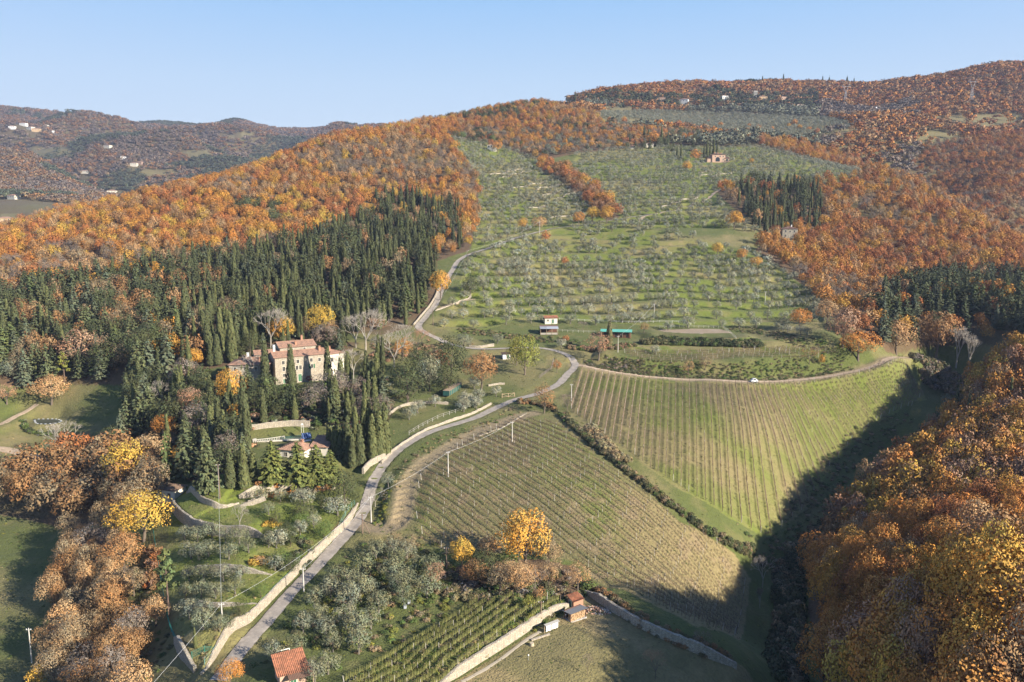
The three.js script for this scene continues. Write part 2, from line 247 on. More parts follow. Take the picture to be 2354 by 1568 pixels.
const fieldOf = (name, x, z) => near(AREA[name].box ??= boxOf(AREA[name]), x, z) && inside(AREA[name], x, z);

// ---------------------------------------------------------------- the ground sheet
const mixc = (a, b, t) => [lerp(a[0], b[0], t), lerp(a[1], b[1], t), lerp(a[2], b[2], t)];
const C = { grass: [.105, .125, .026], fresh: [.15, .185, .024], dry: [.29, .225, .10], soil: [.30, .215, .125], litter: [.13, .08, .04], weed: [.15, .14, .05], sand: [.42, .33, .24], bare: [.34, .25, .155] };
const ROW1 = { dir: [.622, .783], gap: 2.8 }, vineRow = [];
{
  const pos = new Float32Array(NC * NR * 3), col = new Float32Array(NC * NR * 3), uv = new Float32Array(NC * NR * 2), idx = new Uint32Array((NC - 1) * (NR - 1) * 6);
  let n = 0;
  for (let r = 0; r < NR; r++) for (let c = 0; c < NC; c++) {
    const k = r * NC + c, d = rows[r], x = cols[c] * d, z = -d, h = ground[k], [u, v] = seen(x, h, d);
    const a = fbm(x / 30, d / 30, 3), b = fbm(x / 4 + 50, d / 4, 3), wood = woodAt(u, v, d, x), g = groveAt(u, v, d);
    let t = mixc(C.grass, C.dry, smooth(.45, .75, a) * .55 + smooth(.5, .8, b) * .25);
    if (wood && wood !== 'spur') t = mixc(C.litter, C.weed, smooth(.5, .7, a) * .5);
    else if (wood === 'spur') t = mixc(C.litter, C.grass, smooth(.55, .7, a) * .4);
    else if (g >= 0) { t = mixc(C.fresh, C.dry, smooth(.4, .7, a) * .55 + smooth(.5, .78, b) * .4); if (d > 1000) t = mixc(C.weed, C.dry, .3 + .4 * a); }
    else if (clearAt(u, v, d)) t = mixc(C.weed, C.dry, .2 + .5 * a);
    else if (d > 1000) t = mixc(C.litter, C.weed, a);
    if (d < 420) {
      if (fieldOf('lower_vines', x, z)) {
        const q = (x * ROW1.dir[1] - z * ROW1.dir[0]) / ROW1.gap, f = Math.abs(q - Math.round(q)) * 2;
        t = mixc(mixc(C.weed, C.fresh, smooth(.45, .7, a) * .7), C.dry, clamp(.25 + .65 * smooth(.3, .6, f) * (1 - smooth(.75, .95, f)) + .5 * (b - .5) + .9 * smooth(.4, .62, fbm(x / 55 + 7, d / 55, 2)) - .35, 0, 1));
        if (b > .68) t = mixc(t, C.soil, .5);
      } else if (fieldOf('upper_vines', x, z)) t = mixc(C.fresh, mixc(C.dry, C.weed, .35), clamp(.3 + smooth(.38, .65, a) * .6 + (b - .45) * .8, 0, 1));
      else if (fieldOf('strip_vines', x, z)) t = mixc(C.fresh, C.dry, smooth(.35, .6, b) * .7);
      else if (fieldOf('arena', x, z)) t = mixc(C.sand, C.bare, b);
      else if (fieldOf('lawn', x, z)) t = mixc(mixc(C.weed, C.grass, smooth(.4, .6, a)), C.dry, .38 + smooth(.4, .6, fbm(x / 14 + 3, d / 9, 3)) * .7);
      else if (fieldOf('plot', x, z)) t = mixc(C.fresh, C.dry, smooth(.4, .7, b) * .8);
      else if (fieldOf('garden', x, z)) t = mixc(C.fresh, C.dry, smooth(.4, .72, a) * .5 + smooth(.5, .8, b) * .3);
    }
    if (d < 420) for (const i of [0, 1]) { const q = lineDist(TRACKS[i][0], x, z); if (q < 5) { const wear = 1 - smooth(1.2 + b, 3.4 + 2 * b, q); t = mixc(t, C.bare, wear * .75); } }
    pos.set([x, h, z], k * 3); col.set(t, k * 3); uv.set([x / 7, z / 7], k * 2);
    if (r && c) { idx.set([k - NC - 1, k - NC, k, k - NC - 1, k, k - 1], n); n += 6; }
  }
  const geo = new THREE.BufferGeometry();
  geo.setAttribute('position', new THREE.BufferAttribute(pos, 3)); geo.setAttribute('color', new THREE.BufferAttribute(col, 3)); geo.setAttribute('uv', new THREE.BufferAttribute(uv, 2)); geo.setIndex(new THREE.BufferAttribute(idx, 1)); geo.computeVertexNormals();
  const grain = speckle(512, 11, (x, y) => .62 + .38 * fbmTile(x, y, 16, 5), (x, y) => fbmTile(x + .37, y + .11, 24, 4));
  const m = new THREE.Mesh(geo, new THREE.MeshStandardMaterial({ vertexColors: true, roughness: 1, map: grain[0], bumpMap: grain[1], bumpScale: .22 }));
  m.material.color.setRGB(.9, .9, .9);
  m.name = 'ground'; m.userData = { kind: 'structure', label: 'grassy hillsides, fields and valley floor', category: 'ground' }; m.receiveShadow = m.castShadow = true; scene.add(m);
}
function fbmTile(x, y, base, n) { let s = 0, w = .5, t = 0, f = base; for (let k = 0; k < n; k++) { const X = x * f, Y = y * f, i = Math.floor(X), j = Math.floor(Y), u = X - i, v = Y - j, a = u * u * (3 - 2 * u), b = v * v * (3 - 2 * v), H = (p, q) => hash2((p % f + f) % f + 31 * k, (q % f + f) % f - 57 * k); s += w * lerp(lerp(H(i, j), H(i + 1, j), a), lerp(H(i, j + 1), H(i + 1, j + 1), a), b); t += w; w *= .5; f *= 2; } return s / t; }
function speckle(N, seed, tone, bump, tint = [1, 1, 1]) {
  return [tone, bump].map((f, which) => {
    if (!f) return null;
    const data = new Uint8Array(N * N * 4);
    for (let j = 0; j < N; j++) for (let i = 0; i < N; i++) { const q = f(i / N, j / N), o = (j * N + i) * 4; for (let c = 0; c < 3; c++) data[o + c] = clamp((Array.isArray(q) ? q[c] : q * (which ? 1 : tint[c])), 0, 1) ** (which ? 1 : 1 / 2.2) * 255; data[o + 3] = 255; }
    const t = new THREE.DataTexture(data, N, N); t.wrapS = t.wrapT = THREE.RepeatWrapping; t.magFilter = THREE.LinearFilter; t.minFilter = THREE.LinearMipmapLinearFilter; t.generateMipmaps = true; if (!which) t.colorSpace = THREE.SRGBColorSpace; t.needsUpdate = true; return t;
  });
}

// ---------------------------------------------------------------- naming and tagging
const used = new Map();
function numbered(name) { const n = used.get(name) ?? 0; used.set(name, n + 1); return n ? `${name}_${String(n).padStart(3, '0')}` : name; }
function tag(o, label, category, group, kind) { o.userData.label = label; o.userData.category = category; if (group) o.userData.group = group; if (kind) o.userData.kind = kind; return o; }
function thing(name, label, category, p, turn = 0, group) { const o = new THREE.Group(); o.name = numbered(name); if (p) o.position.copy(p); o.rotation.y = turn; scene.add(o); return tag(o, label, category, group); }
function part(name, geo, m, parent) { const o = new THREE.Mesh(geo, m); o.name = name; o.castShadow = o.receiveShadow = true; parent.add(o); return o; }
function solo(name, geo, m, label, category, group, kind) { const o = part(numbered(name), geo, m, scene); return tag(o, label, category, group, kind); }
const PIGMENT = .8;   // all paint and plant tones below, darkened alike
const mat = (r, g, b, o = {}) => { const m = new THREE.MeshStandardMaterial({ roughness: .95, ...o }); m.color.setRGB(r * PIGMENT, g * PIGMENT, b * PIGMENT); return m; };

// ---------------------------------------------------------------- plant shapes
class Shape {   // collects faces with normals and colours
  constructor() { this.p = []; this.n = []; this.c = []; this.i = []; }
  quad(a, b, c, d, n, col) { const k = this.p.length / 3; for (const q of [a, b, c, d]) { this.p.push(q[0], q[1], q[2]); this.n.push(n[0], n[1], n[2]); this.c.push(col[0], col[1], col[2]); } this.i.push(k, k + 1, k + 2, k, k + 2, k + 3); }
  leaf(p, out, size, R, col, long = 1, along = null) {   // one leaf clump: a small quad that faces roughly outwards
    let n = [out[0] + (R() - .5) * 1.5, out[1] + (R() - .5) * 1.5, out[2] + (R() - .5) * 1.5]; let l = Math.hypot(...n) || 1; n = n.map(v => v / l);
    if (n[0] * out[0] + n[1] * out[1] + n[2] * out[2] < .15) n = [n[0] * .4 + out[0], n[1] * .4 + out[1], n[2] * .4 + out[2]];
    l = Math.hypot(...n) || 1; n = n.map(v => v / l);
    let t = along ?? [R() - .5, R() - .5, R() - .5], d = t[0] * n[0] + t[1] * n[1] + t[2] * n[2]; t = [t[0] - d * n[0], t[1] - d * n[1], t[2] - d * n[2]]; l = Math.hypot(...t) || 1; t = t.map(v => v / l);
    const b = [n[1] * t[2] - n[2] * t[1], n[2] * t[0] - n[0] * t[2], n[0] * t[1] - n[1] * t[0]], s = size * (.55 + .9 * R()) * .5, w = s * (.55 + .35 * R());
    const at = (x, y) => [p[0] + t[0] * s * long * x + b[0] * w * y, p[1] + t[1] * s * long * x + b[1] * w * y, p[2] + t[2] * s * long * x + b[2] * w * y];
    const m = [n[0] * .55 + out[0] * .6, n[1] * .55 + out[1] * .6, n[2] * .55 + out[2] * .6]; l = Math.hypot(...m) || 1;
    this.quad(at(-1, -.55), at(-.1, -1), at(1, .25), at(.05, 1), m.map(v => v / l), col);
  }
  limb(a, b, ra, rb, col, sides = 5) {
    const A = new THREE.Vector3(...a), B = new THREE.Vector3(...b), t = B.clone().sub(A).normalize(), x = Math.abs(t.y) < .9 ? new THREE.Vector3(0, 1, 0).cross(t).normalize() : new THREE.Vector3(1, 0, 0).cross(t).normalize(), y = t.clone().cross(x), k = this.p.length / 3;
    for (const [P, r] of [[A, ra], [B, rb]]) for (let i = 0; i < sides; i++) { const q = i / sides * 6.2832, n = x.clone().multiplyScalar(Math.cos(q)).addScaledVector(y, Math.sin(q)); this.p.push(P.x + n.x * r, P.y + n.y * r, P.z + n.z * r); this.n.push(n.x, n.y, n.z); this.c.push(...col); }
    for (let i = 0; i < sides; i++) { const j = (i + 1) % sides; this.i.push(k + i, k + j, k + sides + j, k + i, k + sides + j, k + sides + i); }
  }
  build() { const g = new THREE.BufferGeometry(); g.setAttribute('position', new THREE.Float32BufferAttribute(this.p, 3)); g.setAttribute('normal', new THREE.Float32BufferAttribute(this.n, 3)); g.setAttribute('color', new THREE.Float32BufferAttribute(this.c, 3)); g.setIndex(this.i); return g; }
}
const tone = (R, spread = .35, warm = .12) => { const k = 1 + (R() - .5) * spread * 2, w = (R() - .5) * warm * 2; return [k * (1 + w), k, k * (1 - w)]; };
function cloud(s, R, lumps, n, size, spread = .3, middle = null) {
  const w = lumps.map(l => l[3] * l[3] * (l[4] ?? 1)), all = w.reduce((a, b) => a + b, 0), tints = lumps.map(() => tone(R, .16, .12));
  for (let i = 0; i < n; i++) {
    let q = R() * all, k = 0; while (q > w[k] && k < lumps.length - 1) q -= w[k++];
    const [cx, cy, cz, r, sq = 1] = lumps[k]; let p, o;
    for (let tries = 0; tries < 4; tries++) {
      const y = R() * 1.75 - .75, f = R() * 6.2832, g = Math.sqrt(Math.max(0, 1 - Math.min(1, y * y))), e = r * (.72 + .36 * R()); o = [g * Math.cos(f), Math.min(1, y), g * Math.sin(f)]; p = [cx + o[0] * e, cy + o[1] * e * sq, cz + o[2] * e];
      if (!lumps.some((l, j) => j !== k && Math.hypot(p[0] - l[0], (p[1] - l[1]) / (l[4] ?? 1), p[2] - l[2]) < l[3] * .7)) break;
    }
    if (middle) { const m = [p[0] - middle[0], p[1] - middle[1], p[2] - middle[2]], l = Math.hypot(...m) || 1; o = [o[0] * .6 + m[0] / l * .5, o[1] * .6 + m[1] / l * .5 + .1, o[2] * .6 + m[2] / l * .5]; }
    const l = Math.hypot(...o) || 1, v = tone(R, spread, .1); s.leaf(p, o.map(e => e / l), size, R, [tints[k][0] * v[0], tints[k][1] * v[1], tints[k][2] * v[2]]);
  }
}
// crowns and trunks for a tree 10 m tall (scaled when planted); returns [crown, trunk]
function broadleaf(seed, { leaves = 900, size = .62, wide = 4, low = 2.4, lumps = 15, spread = .3, open = 0, trunk = .26, sq = .85 } = {}) {
  const R = rng(seed), list = [], crown = new Shape(), wood = new Shape(), bark = [1, 1, 1], mid = [0, (low + 10) / 2 - .3, 0], hh = (10 - low) / 2;
  for (let i = 0; i < lumps; i++) { const y = 1 - 1.75 * (i + .5) / lumps, f = i * 2.39996 + R() * .9, g = Math.sqrt(1 - Math.min(1, y * y)), q = .68 + .2 * R(), r = wide * (.3 + .17 * R()) * (1 - .25 * open); list.push([g * Math.cos(f) * wide * q, mid[1] + y * hh * (.72 + .1 * R()), g * Math.sin(f) * wide * q, r, sq]); }
  if (!open) list.push([0, mid[1], 0, wide * .55, 1.1]);
  cloud(crown, R, list, leaves, size, spread, mid);
  const lean = [(R() - .5) * .5, low * .95, (R() - .5) * .5];
  wood.limb([0, -.6, 0], lean, trunk * 1.25, trunk * .8, bark, 7);
  const fork = [lean[0] * 1.4, mid[1], lean[2] * 1.4]; wood.limb(lean, fork, trunk * .8, trunk * .4, bark, 6);
  for (let i = 0; i < Math.min(9, lumps); i++) { const l = list[i * 3 % lumps]; const a = i % 2 ? lean : [lerp(lean[0], fork[0], .5), lerp(lean[1], fork[1], .5), lerp(lean[2], fork[2], .5)]; const m = [lerp(a[0], l[0], .5), lerp(a[1], l[1], .5) + .3, lerp(a[2], l[2], .5)]; wood.limb(a, m, trunk * .42, trunk * .25, bark, 5); wood.limb(m, [l[0], l[1], l[2]], trunk * .25, trunk * .08, bark, 4); }
  return [crown.build(), wood.build()];
}
function spire(seed, { leaves = 620, r = .95, size = .5, twin = 0 } = {}) {   // Italian cypress
  const R = rng(seed), crown = new Shape(), wood = new Shape(), ph = R() * 9;
  const shape = (t, f) => r * Math.min(1, (t / .1) ** .55) * (1 - t) ** .62 * 1.25 * (.82 + .3 * noise2(f * 2.2 + ph, t * 9 + ph));
  for (let i = 0; i < leaves; i++) { const t = .04 + .95 * (1 - Math.sqrt(1 - R() * .985)), f = R() * 6.2832, e = shape(t, f) * (.8 + .26 * R()), v = tone(R, .28, .1); crown.leaf([Math.cos(f) * e, t * 10, Math.sin(f) * e], [Math.cos(f) * .93, .32, Math.sin(f) * .93], size, R, v, 1.5, [Math.cos(f) * .25, 1, Math.sin(f) * .25]); }
  for (let i = 0; i < 10; i++) { const f = R() * 6.28; crown.leaf([Math.cos(f) * .06, 9.6 + R() * .6, Math.sin(f) * .06], [Math.cos(f), .2, Math.sin(f)], size * .7, R, [1, 1, 1], 1.8, [0, 1, 0]); }
  wood.limb([0, -.6, 0], [0, 1.2, 0], .22, .17, [1, 1, 1], 6); wood.limb([0, 1.2, 0], [0, 8, 0], .17, .05, [1, 1, 1], 5);
  return [crown.build(), wood.build()];
}
function tiered(seed, { tiers = 15, r = 2.3, droop = .12, size = .62, low = 1, per = 8, sharp = .85 } = {}) {   // fir, cedar
  const R = rng(seed), crown = new Shape(), wood = new Shape();
  for (let k = 0; k < tiers; k++) { const t = k / (tiers - 1), y = low + (9.6 - low) * t, reach = r * (1 - t) ** sharp * (.85 + .3 * R()) + .15, m = Math.max(4, Math.round(per * (1 - t * .55)));
    for (let i = 0; i < m; i++) { const f = (i + R() * .7) / m * 6.2832 + k * 1.3, len = reach * (.75 + .4 * R()), dir = [Math.cos(f), -droop + (R() - .5) * .2, Math.sin(f)], pieces = Math.max(2, Math.ceil(len / .36)), v = tone(R, .2, .1);
      wood.limb([0, y, 0], [dir[0] * len * .9, y + dir[1] * len * .9, dir[2] * len * .9], .05, .015, [1, 1, 1], 3);
      for (let j = 0; j < pieces; j++) for (let h = 0; h < 3; h++) { const e = len * (j + .6 + R() * .4) / pieces, w = tone(R, .25, .08), side = (R() - .5) * len * .32; crown.leaf([dir[0] * e - dir[2] * side, y + dir[1] * e + R() * .12, dir[2] * e + dir[0] * side], [dir[0] * .55, .8, dir[2] * .55], size, R, [v[0] * w[0], v[1] * w[1], v[2] * w[2]], 1.3, dir); } } }
  wood.limb([0, -.6, 0], [0, 3, 0], .2, .15, [1, 1, 1], 6); wood.limb([0, 3, 0], [0, 9.7, 0], .15, .03, [1, 1, 1], 5);
  return [crown.build(), wood.build()];
}
function pine(seed, { lumps = 12, low = 4, wide = 1.9, leaves = 620 } = {}) {   // loose pine with a bare lower trunk
  const R = rng(seed), crown = new Shape(), wood = new Shape(), list = [];
  for (let i = 0; i < lumps; i++) { const t = i / lumps, f = i * 2.4, g = wide * (.75 - .6 * t) * (.7 + .5 * R()); list.push([Math.cos(f) * g, low + (9.4 - low) * t + R() * .3, Math.sin(f) * g, .62 + .3 * R() * (1 - t), .7]); }
  list.push([0, 9.4, 0, .5, 1]); cloud(crown, R, list, leaves, .42, .26, [0, low, 0]);
  wood.limb([0, -.6, 0], [.1, low, .05], .2, .15, [1, 1, 1], 6); wood.limb([.1, low, .05], [0, 9.4, 0], .15, .04, [1, 1, 1], 5);
  for (const l of list) wood.limb([0, l[1] - .5, 0], [l[0], l[1], l[2]], .05, .02, [1, 1, 1], 4);
  return [crown.build(), wood.build()];
}
function leafless(seed, { depth = 5, spread = .62, up = .25, twig = .022, len = 2.7, fan = 3 } = {}) {   // bare tree: boughs down to twigs; crown = the twigs
  const R = rng(seed), wood = new Shape(), twigs = new Shape();
  const grow = (p, d, l, r, k) => {
    const q = [p[0] + d[0] * l, p[1] + d[1] * l, p[2] + d[2] * l]; (k < 3 ? twigs : wood).limb(p, q, Math.max(r, twig), Math.max(r * .68, twig * .8), tone(R, .15, .05), k > 3 ? 6 : 3);
    if (!k) return; const m = fan + (R() < .5 ? 0 : 1) - (k === depth ? 0 : 1) + (k < 3 ? 1 : 0);
    for (let i = 0; i < m; i++) { const f = i / m * 6.28 + R() * 1.6, a = spread * (.55 + .7 * R()), x = Math.abs(d[1]) < .95 ? [d[2], 0, -d[0]] : [1, 0, 0], xl = Math.hypot(...x), X = x.map(v => v / xl), Y = [d[1] * X[2] - d[2] * X[1], d[2] * X[0] - d[0] * X[2], d[0] * X[1] - d[1] * X[0]]; let e = [0, 1, 2].map(c => d[c] * Math.cos(a) + (X[c] * Math.cos(f) + Y[c] * Math.sin(f)) * Math.sin(a)); e[1] += up * .5; const L = Math.hypot(...e); grow(q, e.map(v => v / L), l * (.68 + .18 * R()), r * .62, k - 1); }
  };
  grow([0, -.5, 0], [.03, 1, .02], len, .2, depth);
  const box = new THREE.Box3().setFromArray(twigs.p), k = 10 / box.max.y; const c = twigs.build().scale(k, k, k), w = wood.build().scale(k, k, k); return [c, w];
}
function bush(seed, { leaves = 260, size = .5, lumps = 7, spread = .35 } = {}) { const R = rng(seed), s = new Shape(), list = []; for (let i = 0; i < lumps; i++) { const f = i * 2.4, g = .75 * Math.sqrt(i / lumps); list.push([Math.cos(f) * g * 1.1, .45 + .5 * R() * (1 - g * .5), Math.sin(f) * g * 1.1, .38 + .2 * R(), .95]); } cloud(s, R, list, leaves, size * .55, spread, [0, .2, 0]); return s.build(); }   // about 2.4 m wide, 1.3 m tall

// kinds of plant: several grown shapes each
const KIND = {
  oak: [1, 2, 3, 4].map(k => broadleaf(100 + k, { leaves: 3200, size: .31, wide: 3.7 + .3 * k % 1, lumps: 17 + k, spread: .2 })),
  oakmid: [1, 2, 3].map(k => broadleaf(200 + k, { leaves: 760, size: .6, wide: 4, lumps: 11 + k, spread: .18 })),
  thin: [1, 2].map(k => broadleaf(250 + k, { leaves: 1700, size: .28, wide: 3.8, lumps: 17, open: .35, spread: .22 })),
  olive: [1, 2, 3, 4].map(k => broadleaf(300 + k, { leaves: 1300, size: .52, wide: 5.4, low: 2, lumps: 12 + k, open: .3, trunk: .42, spread: .26, sq: .85 })),
  olivemid: [1, 2, 3].map(k => broadleaf(330 + k, { leaves: 420, size: .85, wide: 5.4, low: 1.8, lumps: 9 + k, open: .25, trunk: .42, spread: .22, sq: .85 })),
  cypress: [1, 2, 3, 4].map(k => spire(400 + k, { r: .8 + .13 * (k % 3), leaves: 1300, size: .36 })),
  fir: [1, 2, 3].map(k => tiered(500 + k, { r: 2 + .25 * k, tiers: 17, size: .5 })),
  cedar: [1, 2].map(k => tiered(540 + k, { r: 3, tiers: 17, droop: .02, per: 10, sharp: .7, size: .52 })),
  pine: [1, 2].map(k => pine(560 + k)),
  holm: [1, 2, 3].map(k => broadleaf(600 + k, { leaves: 2300, size: .34, wide: 4.2, low: .8, lumps: 19, spread: .22 })),
  bare: [1, 2, 3].map(k => leafless(700 + k)),
  poplar: [1].map(k => leafless(750 + k, { spread: .4, up: .55 })),
  far: [1, 2, 3].map(k => { const R = rng(800 + k), s = new Shape(), l = []; for (let i = 0; i < 6; i++) { const f = i * 2.4; l.push([Math.cos(f) * 2.6, 6 + R() * 2.4, Math.sin(f) * 2.6, 2.1 + R(), .95]); } cloud(s, R, l, 90, 2, .25, [0, 4, 0]); return [s.build(), null]; }),
  farspire: [1].map(k => spire(850, { leaves: 70, size: 1.3, r: 1.1 })),
};
const BUSH = [1, 2, 3, 4].map(k => bush(900 + k)), TUFT = [1, 2].map(k => bush(950 + k, { leaves: 60, size: .7, lumps: 4 }));
const leafMat = (r, g, b) => mat(r, g, b, { vertexColors: true, roughness: .9 });
const BARK = { oak: leafMat(.15, .115, .085), olive: leafMat(.16, .14, .115), cypress: leafMat(.12, .085, .06), pale: leafMat(.36, .32, .27), pine: leafMat(.15, .1, .075) };
const HUE = {
  orange: [.52, .225, .045], amber: [.56, .29, .045], gold: [.56, .35, .055], rust: [.42, .155, .045], brown: [.34, .18, .07], tan: [.46, .28, .13], dun: [.31, .22, .12], pink: [.40, .225, .13], grey: [.255, .195, .15],
  red: [.42, .09, .05], yellow: [.50, .34, .05], green: [.10, .15, .03], holm: [.062, .075, .024], cypress: [.108, .118, .037], darkspire: [.076, .087, .03], fir: [.1, .115, .045], bluefir: [.115, .135, .075], pine: [.1, .125, .036], lime: [.22, .22, .035], cedar: [.135, .155, .034], silver: [.265, .272, .195], silver2: [.2, .21, .14], silver3: [.315, .315, .235], oliveleaf: [.19, .2, .115], oliveleaf2: [.15, .165, .085], twig: [.30, .235, .19], palebark: [.42, .37, .31], bramble: [.15, .135, .055], straw: [.36, .29, .14],
};
const LEAF = Object.fromEntries(Object.entries(HUE).map(([k, v]) => [k, leafMat(...v)]));
const NAMED = { oak: 'oak_tree', oakmid: 'oak_tree', thin: 'thinning_tree', olive: 'olive_tree', olivemid: 'olive_tree', cypress: 'cypress_tree', fir: 'fir_tree', cedar: 'cedar_tree', pine: 'pine_tree', holm: 'holm_oak_tree', bare: 'bare_tree', poplar: 'bare_tree' };
const BARKOF = { oak: 'oak', oakmid: 'oak', thin: 'oak', olive: 'olive', olivemid: 'olive', cypress: 'cypress', fir: 'pine', cedar: 'pine', pine: 'pine', holm: 'oak', bare: 'oak', poplar: 'pale' };
const protos = new Map();
function plant(kind, hue, variant, p, tall, label, group, { wide = 1, turn = 0, category = 'tree', bark, lean = 0 } = {}) {
  const key = [kind, hue, variant, bark].join();
  let o = protos.get(key);
  if (!o) { o = new THREE.Group(); const [c, w] = KIND[kind][variant % KIND[kind].length]; part('crown', c, LEAF[hue], o); part('trunk', w, BARK[bark ?? BARKOF[kind]], o); protos.set(key, o); }
  o = o.clone(); o.name = numbered(NAMED[kind]); o.position.copy(p); o.scale.set(tall / 10 * wide, tall / 10, tall / 10 * wide); o.rotation.set(lean, turn, lean * .7); scene.add(o);
  return tag(o, label, category, group);
}
class Copies {   // a mass of plants nobody could count: instanced copies under one object
  constructor(name, label, category) { this.o = new THREE.Group(); this.o.name = name; scene.add(this.o); tag(this.o, label, category, null, 'stuff'); this.sets = new Map(); }
  add(geo, m, p, sx, sy, turn, hue, tilt = 0) { let s = this.sets.get(geo); if (!s) this.sets.set(geo, s = { m, at: [], hue: [] }); s.at.push(new THREE.Matrix4().compose(p instanceof THREE.Vector3 ? p : new THREE.Vector3(...p), new THREE.Quaternion().setFromEuler(new THREE.Euler(tilt, turn, tilt * .6, 'YXZ')), new THREE.Vector3(sx, sy, sx))); s.hue.push(hue); }
  close() { let k = 0; for (const [geo, s] of this.sets) { const o = new THREE.InstancedMesh(geo, s.m, s.at.length); o.name = 'plants'; o.userData.kind = 'stuff'; o.castShadow = o.receiveShadow = true; const c = new THREE.Color(); s.at.forEach((m, i) => { o.setMatrixAt(i, m); c.setRGB(...s.hue[i]); o.setColorAt(i, c); }); this.o.add(o); k += s.at.length; } return k; }
}
const WHITE = mat(1, 1, 1, { vertexColors: true, roughness: .9 });
const vary = (R, hue, k = .22) => { const q = 1 + (R() - .5) * 2 * k, w = (R() - .5) * k * .5; return [hue[0] * q * (1 + w), hue[1] * q, hue[2] * q * (1 - w)]; };

// ---------------------------------------------------------------- woods: the nearest trees are things, the rest masses
const keepOut = [];   // [x, z, radius]
const blocked = (x, z) => lineDist(LANE, x, z) < 4.5 || keepOut.some(k => (x - k[0]) ** 2 + (z - k[1]) ** 2 < k[2] * k[2]);
const inFrame = (u, v, pad = 60) => u > -pad && u < WIDE + pad && v > 0 && v < TALL + 90;
function hiddenBehindHill(x, y, z) { const n = 60; for (let k = 1; k < n; k++) { const t = .25 + .74 * k / n; if (heightAt(x * t, z * t) + 5 > EYE + (y - EYE) * t) return true; } return false; }
const WOODHUES = { left_hill: ['orange', 'orange', 'amber', 'rust', 'brown', 'tan', 'gold', 'orange'], right_hill: ['orange', 'amber', 'orange', 'rust', 'tan', 'amber', 'orange', 'rust'], spur: ['orange', 'rust', 'orange', 'tan', 'amber', 'pink', 'orange', 'gold', 'brown', 'amber'], cypress_hill: ['tan', 'brown', 'dun', 'amber', 'holm', 'rust'], clump: ['dun', 'bramble', 'holm', 'dun', 'brown', 'tan'], shrubbery: ['holm', 'silver2', 'green', 'holm', 'silver'], left_low: ['brown', 'tan', 'dun', 'brown', 'tan', 'grey', 'dun', 'brown'], left_shade: ['brown', 'dun', 'brown', 'rust'], park: ['tan', 'amber', 'holm', 'grey', 'holm'], gully: ['orange', 'amber', 'rust', 'brown', 'pink'], band: ['orange', 'brown', 'amber', 'grey', 'silver2', 'tan', 'holm', 'rust'], behind_right: ['orange', 'brown', 'rust', 'tan', 'grey'] };
const WORDS = { orange: 'orange', amber: 'amber', gold: 'golden yellow', rust: 'rust red', brown: 'dull brown', tan: 'pale tan', dun: 'dun', pink: 'pinkish brown', grey: 'grey, half bare', bramble: 'scrubby', green: 'green', silver: 'silvery', silver2: 'grey green', holm: 'dark green', yellow: 'yellow', red: 'red' };
const WHERE = { left_hill: 'in the wood on the left hill', right_hill: 'in the wood on the right hillside', spur: 'in the near right wood', left_low: 'in the lower left thicket', park: 'in the park around the villa', clump: 'in the thicket under the big golden tree', shrubbery: 'in the garden above the lane wall', left_shade: 'in the shaded hollow at the left', gully: 'along the gully between the olive slopes', band: 'in the belt under the hilltop', behind_right: 'on the slope behind the right hill' };
const candidates = { oak: [], cypress: [], fir: [] };
